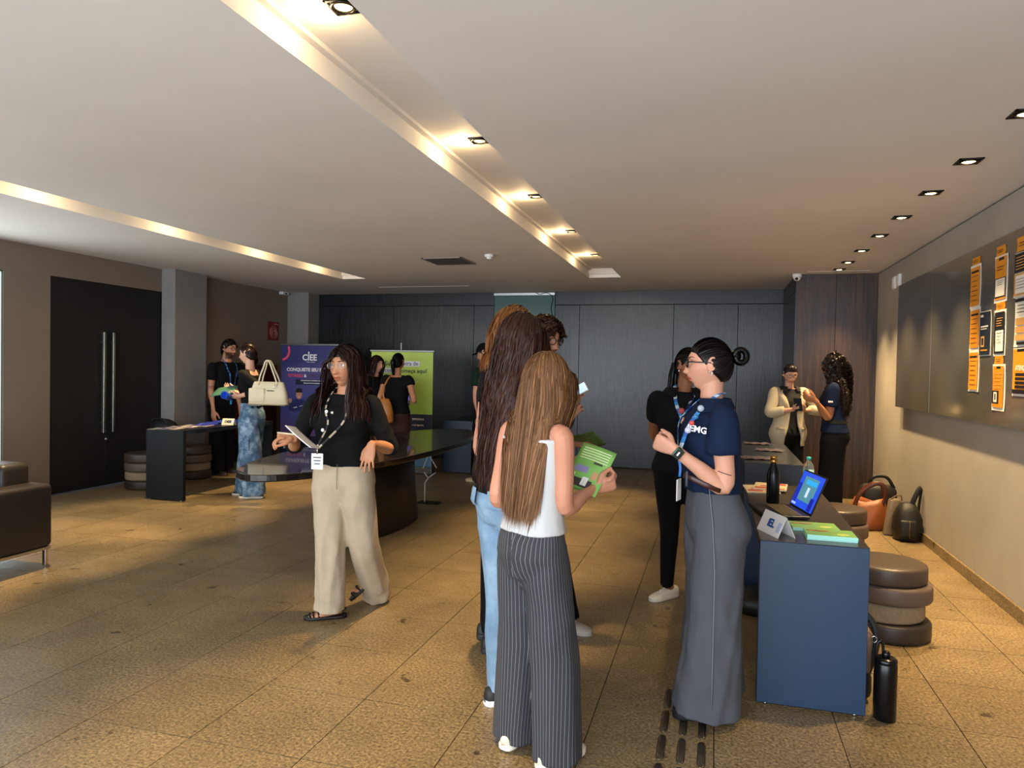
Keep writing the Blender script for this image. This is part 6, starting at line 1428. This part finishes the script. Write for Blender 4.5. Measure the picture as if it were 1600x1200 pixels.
def blazer_woman():
    c = at(1231, 700, 8.55)
    p = Person('woman in cream blazer over dark shirt, with glasses, typing on a phone', c, -72, 1.60, build=1.0, head=(-6, -22, 0), skin_=('fair2', '#c8987e'))
    p.reach('R', at(1239, 640, 8.28), V(-1, 0, -.5)); p.reach('L', at(1256, 641, 8.32), V(1, .1, -.5))
    p.hand('R', D=unit(V(.6, -.5, .2)), N=(.2, .3, 1), curl=(.5, .6, .4)); p.hand('L', D=unit(V(-.5, -.6, .2)), N=(-.2, .3, 1), curl=(.5, .6, .4)); p.body(lips=(.78, .45, .45))
    p.top('dark_shirt', cloth('charcoal_shirt', '#2b2a29'), t0=-.05, sleeve=0, off=.008, drape=.2, amp=.001); p.collar(_M['charcoal_shirt'])
    M_cr = cloth('cream_linen', '#b3a88f', .8)
    b = MB(); gp = lambda t: R(np.interp(t, [-.22, .15, .5, .85, 1.04], [30, 16, 12, 24, 46]))
    b.loft(p.torso_rings(-.26, 1.03, .026, 30, 44, 1, 1.04, .7, gap=gp, flare=.03), cap=False, closed=False); o = p.put('blazer', b, M_cr); sm_ = o.modifiers.new('s', 'SOLIDIFY'); sm_.thickness = .008
    for q, sg in (('L', 1), ('R', -1)):
        sh, el, wr = p.sh[q], p.elb[q], p.wr[q]; full = spline([sh-p.Ls*sg*.04, sh, sh*.5+el*.5, el, el*.5+wr*.5, wr], 40)[:34]; b = MB(); b.tube(full, np.interp(np.linspace(0, 1, 34), [0, .2, .6, 1], [.060, .066, .058, .050]), 18); p.put('sleeve', b, M_cr, o)
        b = MB(); v = []
        for i in range(8):
            t_ = 1.03-.07*i; g0 = math.degrees(gp(t_)); v += [p.surf(t_, sg*g0, .030, 1, 1.04, .7), p.surf(t_-.02, sg*(g0+(22 if i < 5 else 22-9*(i-4))), .040, 1, 1.04, .7)]
        b.add(v, [(2*i, 2*i+1, 2*i+3, 2*i+2) for i in range(7)]); q_ = p.put('lapel', b, M_cr, o); m2 = q_.modifiers.new('s', 'SOLIDIFY'); m2.thickness = .006
    b = MB(); b.loft([p.surf(t_, a, .034, 1, 1.04, .7)[None, :] for t_ in (.1,) for a in (0,)]) if False else None
    for a, sg in ((40, 1), (-40, -1)):
        b = MB(); b.add([p.surf(.16, a-14, .042, 1, 1.04, .7), p.surf(.16, a+16, .042, 1, 1.04, .7), p.surf(.12, a+16, .046, 1, 1.04, .7), p.surf(.12, a-14, .046, 1, 1.04, .7)], [(0, 1, 2, 3)]); q_ = p.put('pocket_flap', b, M_cr, o); m2 = q_.modifiers.new('s', 'SOLIDIFY'); m2.thickness = .004
    p.trousers('black_trousers', M_bktr, waist=.2, rt=.088, rk=.082, rh=.085, hem=.03)
    for q in 'LR': p.shoe(q, 'flat', up='#111111', sole='#111111')
    p.glasses('#2a1a16', 0, r=.0022, w_=.0235, hh=.018, round_=2.6); o, hm = p.slick('#1e1512', bun=(0, -.11, .03), n=600, rad=.003); b = MB(); b.ell(p.P((0, -.115, .04)), (.028, .028, .028)); p.put('bun', b, hm, o)
    phone('dark phone held in both hands by the woman in cream blazer', at(1247, 632, 8.20), V(.9, -.3, 0), V(-.1, -.5, .8), body='#15161a', glow='#20242c', est=.3, s_=1.1)
def curly_woman():
    c = at(1302, 700, 7.75)
    p = Person('woman with long black curly hair, navy polo with white sleeve patch and black trousers', c, 168, 1.70, build=1.02, head=(4, 3, 0), skin_=('tan2', '#a8714f'))
    p.arm('L', at(1292, 662, 7.60), at(1281, 635, 7.5)); p.arm('R', p.sh['R']+V(-.10, .0, -.28), at(1277, 630, 7.8)); p.hand('L', D=unit(V(-.9, -.1, .3)), N=(-.1, .7, .6), curl=(.5, .5, .4)); p.hand('R', D=unit(V(-.9, -.1, .4)), N=(-.1, -.7, .5), curl=(.5, .5, .4))
    p.body(lips=(.72, .42, .42)); p.top('navy_polo', M_navyp, t0=.08, sleeve=.36, off=.014, drape=.5, sleeve_r=1.4); p.collar(M_navyp)
    b = MB(); b.box((-.022, -.003, -.009), (.022, .003, .009), .002); b.xf(Matrix.Translation(tuple(p.sh['L']*.45+p.elb['L']*.55+V(-.01, -.066, .03)))); p.put('sleeve_patch', b, M_white, p.topo, False)
    p.trousers('black_trousers', M_bktr, waist=.32, rt=.105, rk=.105, rh=.11, hem=.03, pleat=.03)
    for q in 'LR': p.shoe(q, 'flat', up='#111111', sole='#111111')
    b = MB(); rg = p.torso_rings(.27, .33, .020, 4, 50); b.loft(rg, cap=False); p.put('belt', b, M_black, p.tro)
    p.hair('#15100e', n=750, n2=150, length=.66, endz=1.14, part_x=0, back=1.0, sidev=.12, rad=.0042, k=36, curl=.015, curlf=75, lift=(1.02, 1.12), gearly=.6, tip=(2.2, 1.7, 1.3), root=(.8, .8, .8), seed=61, gather=(0, -.13, 0))
    b = MB(); b.tube([p.P((0, -.01, .118)), p.P((0, -.012, .142)), p.P((0, -.02, .150))], .006, 8); b2 = p.put('hair_clip', b, _M['black_gloss']); b = MB(); b.tube([p.P((.03*math.cos(a), -.005+.012*math.sin(a), .120+.01*math.sin(a))) for a in np.linspace(0, 3.1, 10)], .004, 6); p.put('clip_teeth', b, mat('clip_tan', '#a37b4a', .4), b2)
def standing_man():
    c = at(345, 700, 8.30)
    p = Person('bearded man in black T-shirt with blue lanyard, leaning in to the woman with the bag', c, -14, 1.82, male=True, build=.96, lean=(.10, 0), head=(4, -8, 0), skin_=('man', '#b67f5f'), head_fwd=.035)
    p.arm('R', at(328, 630, 8.06), at(335, 655, 8.04)); p.arm('L', at(368, 618, 8.40), at(376, 640, 8.36)); p.hand('R', D=(.05, 0, -1), N=(.2, .9, 0), curl=(.3, .4, .3)); p.hand('L', D=(.2, 0, -1), curl=(.3, .4, .3))
    p.leg('R', V(p.hip['R'][0]+.04, p.hip['R'][1]-.03, .085), V(.97, -.2, 0)); p.leg('L', V(p.hip['L'][0]-.06, p.hip['L'][1]+.06, .085), V(.9, -.2, 0))
    p.body(beard=(.16, .11, .09), brow=('#120c0a', .003)); p.top('black_shirt', M_bk, t0=-.08, sleeve=.34, off=.016, drape=.8, sleeve_r=1.2)
    p.trousers('black_trousers', M_bktr, waist=.2, rt=.095, rk=.088, rh=.085, hem=.05, stack=1)
    for q in 'LR': p.shoe(q, 'sneaker', up='#1c1714', sole='#3a2f28')
    p.glasses('#4a2016', 0, r=.0022); p.hair('#0f0c0b', n=900, n2=100, length=.035, back=.8, rad=.0028, k=10, lift=(1.0, 1.05), gstr=.1, collide=False, tip=(1, 1, 1), root=(1, 1, 1), seed=71)
    ob = p.lanyard([mat('lanyard_royal', '#26376f', .5), _M['lanyard_blue']], at(361, 632, 8.07), width=.018, off=.036, drape=.8)
    s_ = MB(); s_.ell(at(356, 601, 8.06), (.022, .01, .014), 10, 8); p.put('pin', s_, M_white, ob)
    for k_, z in ((0, 0), (1, .02)):
        b = MB(); ax = unit(p.wr['R']-p.elb['R']); c0 = p.elb['R']-unit(p.elb['R']-p.sh['R'])*(.03+z); b.tube([c0+V(math.cos(a)*.047, math.sin(a)*.047, 0) for a in np.linspace(0, 6.28, 20)], .0026, 5); p.put('arm_tattoo', b, _M['tattoo_ink'], p.bodyo)
def jeans_woman():
    c = at(393, 700, 6.98)
    p = Person('woman with white shoulder bag, black long-sleeved top and faded blue cargo jeans', c, 190, 1.72, build=.92, lean=(.03, 0), head=(-4, -6, 0), skin_=('fair3', '#cf9f88'))
    p.reach('L', at(374, 619, 6.74), V(.7, 0, -.7)); p.reach('R', at(366, 612, 7.0), V(.5, .3, -.8)); p.hand('L', D=unit(V(-.95, 0, -.1)), N=(0, .5, .8), curl=(.5, .6, .4), thumb=.4); p.hand('R', D=unit(V(-.9, 0, .3)), N=(0, -.4, .8), curl=(.5, .6, .4), thumb=.4)
    A = atz(393, 779, 0); p.leg('L', V(A[0]+.02, A[1]+.05, .08), V(-.93, -.35, 0)); p.leg('R', V(A[0]-.16, A[1]+.16, .08), V(-.95, -.2, 0))
    p.body(lips=(.75, .42, .45), smile=1); p.top('black_top', M_bk, t0=.22, sleeve=.93, off=.009, drape=.1, neck=.93, sleeve_r=1.08)
    dn = denim('acid_denim', '#2c4258', '#496682', '#8ea9bd', 9); p.trousers('cargo_jeans', dn, waist=.30, rt=.108, rk=.115, rh=.120, hem=.03, pleat=.05, amp=.006, stack=1, seed=8, W=1.03)
    b = MB(); b.box((-.055, -.012, -.07), (.055, .012, .06), .008, seg=2); b.xf(Matrix.Translation(tuple(p.kn['L']*.55+p.hip['L']*.45+V(.02, -.112, -.04)))); p.put('cargo_pocket', b, dn, p.tro)
    b = MB(); rg = p.torso_rings(.27, .33, .016, 4, 50); b.loft(rg, cap=False); p.put('waistband', b, dn, p.tro)
    for q in 'LR': p.shoe(q, 'sneaker', up='#1d1a19', sole='#d6cab8')
    o, hm = p.slick('#241713', bun=(-.03, -.10, -.05), n=700, rad=.0026)
    for k_ in range(26):
        a_ = rnd.uniform(-1, 1); b_ = rnd.uniform(-1, 1); b = MB(); r0 = p.P((-.045+.02*a_, -.055+.02*b_, -.045))
        b.tube(spline([r0, p.P((-.075+.015*a_, -.03+.02*b_, -.10)), p.surf(1.0, -38+9*a_, .024+.01*b_, .8), p.surf(.82, -36+12*a_, .026+.01*b_), p.surf(.62, -34+14*a_, .030+.012*b_), p.surf(.47+.05*b_, -33+12*a_, .035)], 18), np.interp(np.linspace(0, 1, 18), [0, .3, .8, 1], [.012, .012, .009, .002]), 6, flat=.005); p.put('hair_lock', b, hm, o)
    # white handbag on the camera-side shoulder
    bc = at(420, 614, 6.66); t = thing('handbag', 'white leather handbag hanging from the shoulder of the woman in jeans', 'bag', tuple(bc), R(6)); M_wl = mat('white_leather', '#cdbf9f', .4, bump=.1, bscale=120)
    b = MB(); rings = []
    for z, a, b_ in ((-.125, .205, .045), (-.115, .225, .055), (0, .205, .050), (.09, .175, .036), (.115, .165, .028), (.12, .15, .02)):
        rings.append(np.c_[oval(0, 0, a, b_, 32, 3.5), np.full(32, z)])
    b.loft(rings); bo = part('body', b, M_wl, t, True)
    for y in (-.035, .035):
        b = MB(); b.tube(spline([(-.10, y, .085), (-.085, y, .17), (-.05, y*.8, .27), (-.03, y*.6, .335), (.01, y*.6, .335), (.05, y*.8, .25), (.09, y, .16), (.115, y, .085)], 30), .009, 8, flat=.005); part('handle', b, M_wl, t, True)
    b = MB(); b.box((-.20, -.062, -.10), (-.02, -.045, .05), .012, seg=2); part('front_pocket', b, M_wl, t, True)
    b = MB(); b.box((.005, -.052, .02), (.085, -.045, .03)); part('logo_plate', b, mat('bag_mark', '#4b3b22', .5), t); b = MB(); b.tube([(.10+.014*math.cos(a), -.05, .07+.02*math.sin(a)) for a in np.linspace(0, 6.28, 16)], .003, 6); part('ring', b, M_foot, t, True)
    b = MB(); b.box((-.215, -.056, -.130), (.215, .056, -.118), .004); part('base_trim', b, mat('bag_piping', '#8d7c5c', .5), t)
    sheet('pale green folder in the hands of the woman in jeans', at(351, 611, 6.78), V(1, .1, .14), V(.1, .8, .42), .26, .20, mat('folder_green', '#3f6b53', .5), [(.05, .45, .95, .98, mat('folder_pale', '#9db5b0', .5))], name='folder', cat='folder', bend=.004, th=.004)
    t = thing('blue_cup', 'bright blue round cup beneath the pale green folder', 'cup', tuple(at(354, 619, 6.66))); b = MB(); b.lathe([(.001, -.045), (.034, -.045), (.042, .04), (.040, .045), (.036, .04), (.03, -.035), (.001, -.036)], seg=24); b.xf(Matrix.Rotation(R(70), 4, 'X')); part('cup', b, mat('cup_blue', '#1648b8', .35), t, True)
    b = MB(); b.tube([(.040*math.cos(a), -.040, .015+.040*math.sin(a)) for a in np.linspace(0, 6.28, 20)], .003, 6); part('rim', b, _M['cup_blue'], t, True)
def face_woman():
    c = at(585, 700, 8.86)
    p = Person('dark-haired woman turning her face to the ponytailed woman, before the green banner', c, -8, 1.63, build=.95, head=(-8, -4, 0), skin_=('fair', '#c58f74'), hoff=(.0, 0, 0))
    p.reach('L', p.Sc+V(.15, .0, -.38), V(0, .5, -1)); p.body(lips=(.75, .45, .45)); p.top('black_top', M_bk, t0=.0, sleeve=.5, drape=.5); p.trousers('black_trousers', M_bktr, waist=.2)
    for q in 'LR': p.shoe(q, 'sneaker', up='#2a2524')
    p.hair('#20130f', n=500, n2=100, length=.55, endz=1.15, part_x=0, back=.9, sidev=.2, gather=(0, -.12, 0), rad=.0032, k=14, lift=(1.02, 1.12), gearly=.7, tip=(1.5, 1.2, 1.0), seed=91)
def ponytail_woman():
    c = at(619, 700, 8.5)
    p = Person('woman seen from behind with dark ponytail, black top, brown trousers and tan shoulder bag', c, 84, 1.665, build=1.05, head=(0, 0, 0), skin_=('tan', '#b07a58'))
    p.arm('L', at(594, 622, 8.45), at(606, 640, 8.7)); p.arm('R', at(646, 622, 8.45), at(641, 622, 8.72)); p.hand('R', D=unit(V(-.2, .5, .5)), curl=(.6, .6, .4)); p.body(eyes=True)
    p.top('black_top', M_bk, t0=.06, sleeve=.22, off=.012, drape=.3, sleeve_r=1.4, neck=1.0); p.trousers('brown_trousers', cloth('brown_cloth', '#38241e'), waist=.24, rt=.096, rk=.09, rh=.095, hem=.03)
    for q in 'LR': p.shoe(q, 'flat', up='#1d1512', sole='#1d1512')
    o, hm = p.slick('#0f0b0a', bun=(0, -.105, .02), n=600, rad=.003); b = MB(); b.tube(spline([p.P((0, -.105, .03)), p.P((0, -.135, .0)), p.P((0, -.13, -.08)), p.P((0, -.115, -.17))], 14), np.interp(np.linspace(0, 1, 14), [0, .3, 1], [.018, .034, .016]), 12); p.put('ponytail', b, hm, o)
    for sg in (1, -1): b = MB(); b.tube([p.P((sg*.078, 0, -.05+0)), p.P((sg*.078, 0, -.10))], .003, 6); p.put('earring', b, mat('gold', '#c29a4a', .3, 1.0))
    M_tn = mat('tan_leather', '#a9692f', .42, var=.1, vscale=4, bump=.2, bscale=16, bdist=.006)
    t = thing('shoulder_bag', 'tan leather bucket bag on the ponytailed woman\'s left side', 'bag', tuple(at(600, 640, 8.24))); b = MB(); rings = []
    for z, a, b_ in ((-.165, .10, .06), (-.15, .125, .08), (-.02, .115, .075), (.08, .085, .055), (.13, .06, .04), (.14, .05, .03)):
        th = np.arange(32)*2*math.pi/32; wr = 1+.05*np.sin(th*4+z*16); rings.append(np.c_[.005+a*np.cos(th)*wr, b_*np.sin(th)*wr, np.full(32, z)])
    b.loft(rings); part('body', b, M_tn, t, True)
    b = MB(); b.tube(spline([(.06, -.02, .05), (.02, -.03, .12), (-.01, -.02, .24), (.01, .05, .36), (.02, .13, .42)], 24), .013, 8, flat=.005, side=V(1, 0, 0)); part('strap', b, M_tn, t, True); b = MB(); b.tube(spline([(-.06, -.05, .06), (-.03, -.07, .02), (0, -.075, -.13)], 12), .006, 6); part('drawcord', b, M_tn, t, True)
    phone('phone held up by the ponytailed woman, lilac screen', at(641, 617, 8.80), V(1, 0, 0), V(0, .3, 1), body='#2c2a35', glow='#6f68b0', est=.6, s_=1.1)
def cap_person():
    c = at(757, 700, 9.03)
    p = Person('person in black cap, dark green T-shirt and shorts, mostly hidden behind the group', c, 170, 1.82, male=True, build=.95, head=(10, -18, 0), skin_=('fair', '#c58f74'))
    p.reach('L', at(746, 556, 8.8), V(-.5, 0, -1)) if False else p.arm('L', p.sh['L']+V(-.02, -.02, -.3), p.sh['L']+V(.04, -.05, -.6)); p.body()
    A = atz(732, 752, 0); p.top('green_shirt', cloth('bottle_green', '#16291f'), t0=-.05, sleeve=.36, off=.016, drape=.9, sleeve_r=1.4)
    p.trousers('dark_shorts', M_bktr, waist=.2, rt=.10, rk=.10, rh=.10, hem=.52)
    for q in 'LR': p.shoe(q, 'sneaker', up='#b7a782', sole='#c7ba9a', scale=1.05)
    b = MB(); d, f = HG; E0 = np.array([.083, .104, .122]); k = d[:, 2] > .22; b.add(p.Hc+(d*E0)@p.HM.T, [q for q in f if all(k[i] for i in q)]); o = p.put('cap', b, M_bk)
    b = MB(); v = []
    for i in range(12):
        a = -1.1+2.2*i/11; v += [p.P((.078*math.sin(a), .088*math.cos(a)+.0, .030)), p.P((.072*math.sin(a), .085+.075*math.cos(a*.95), .022))]
    b.add(v, [(2*i, 2*i+1, 2*i+3, 2*i+2) for i in range(11)]); q_ = p.put('cap_brim', b, M_bk, o); m2 = q_.modifiers.new('s', 'SOLIDIFY'); m2.thickness = .004
    p.hair('#17110f', n=300, length=.04, rad=.003, k=8, lift=(1, 1.03), collide=False, rootz=-1, seed=95)
for fn in (walker, fg_woman, grey_woman, dark_woman, gold_person, curly_man, black_polo_woman, blazer_woman, curly_woman, standing_man, jeans_woman, face_woman, ponytail_woman, cap_person):
    fn()
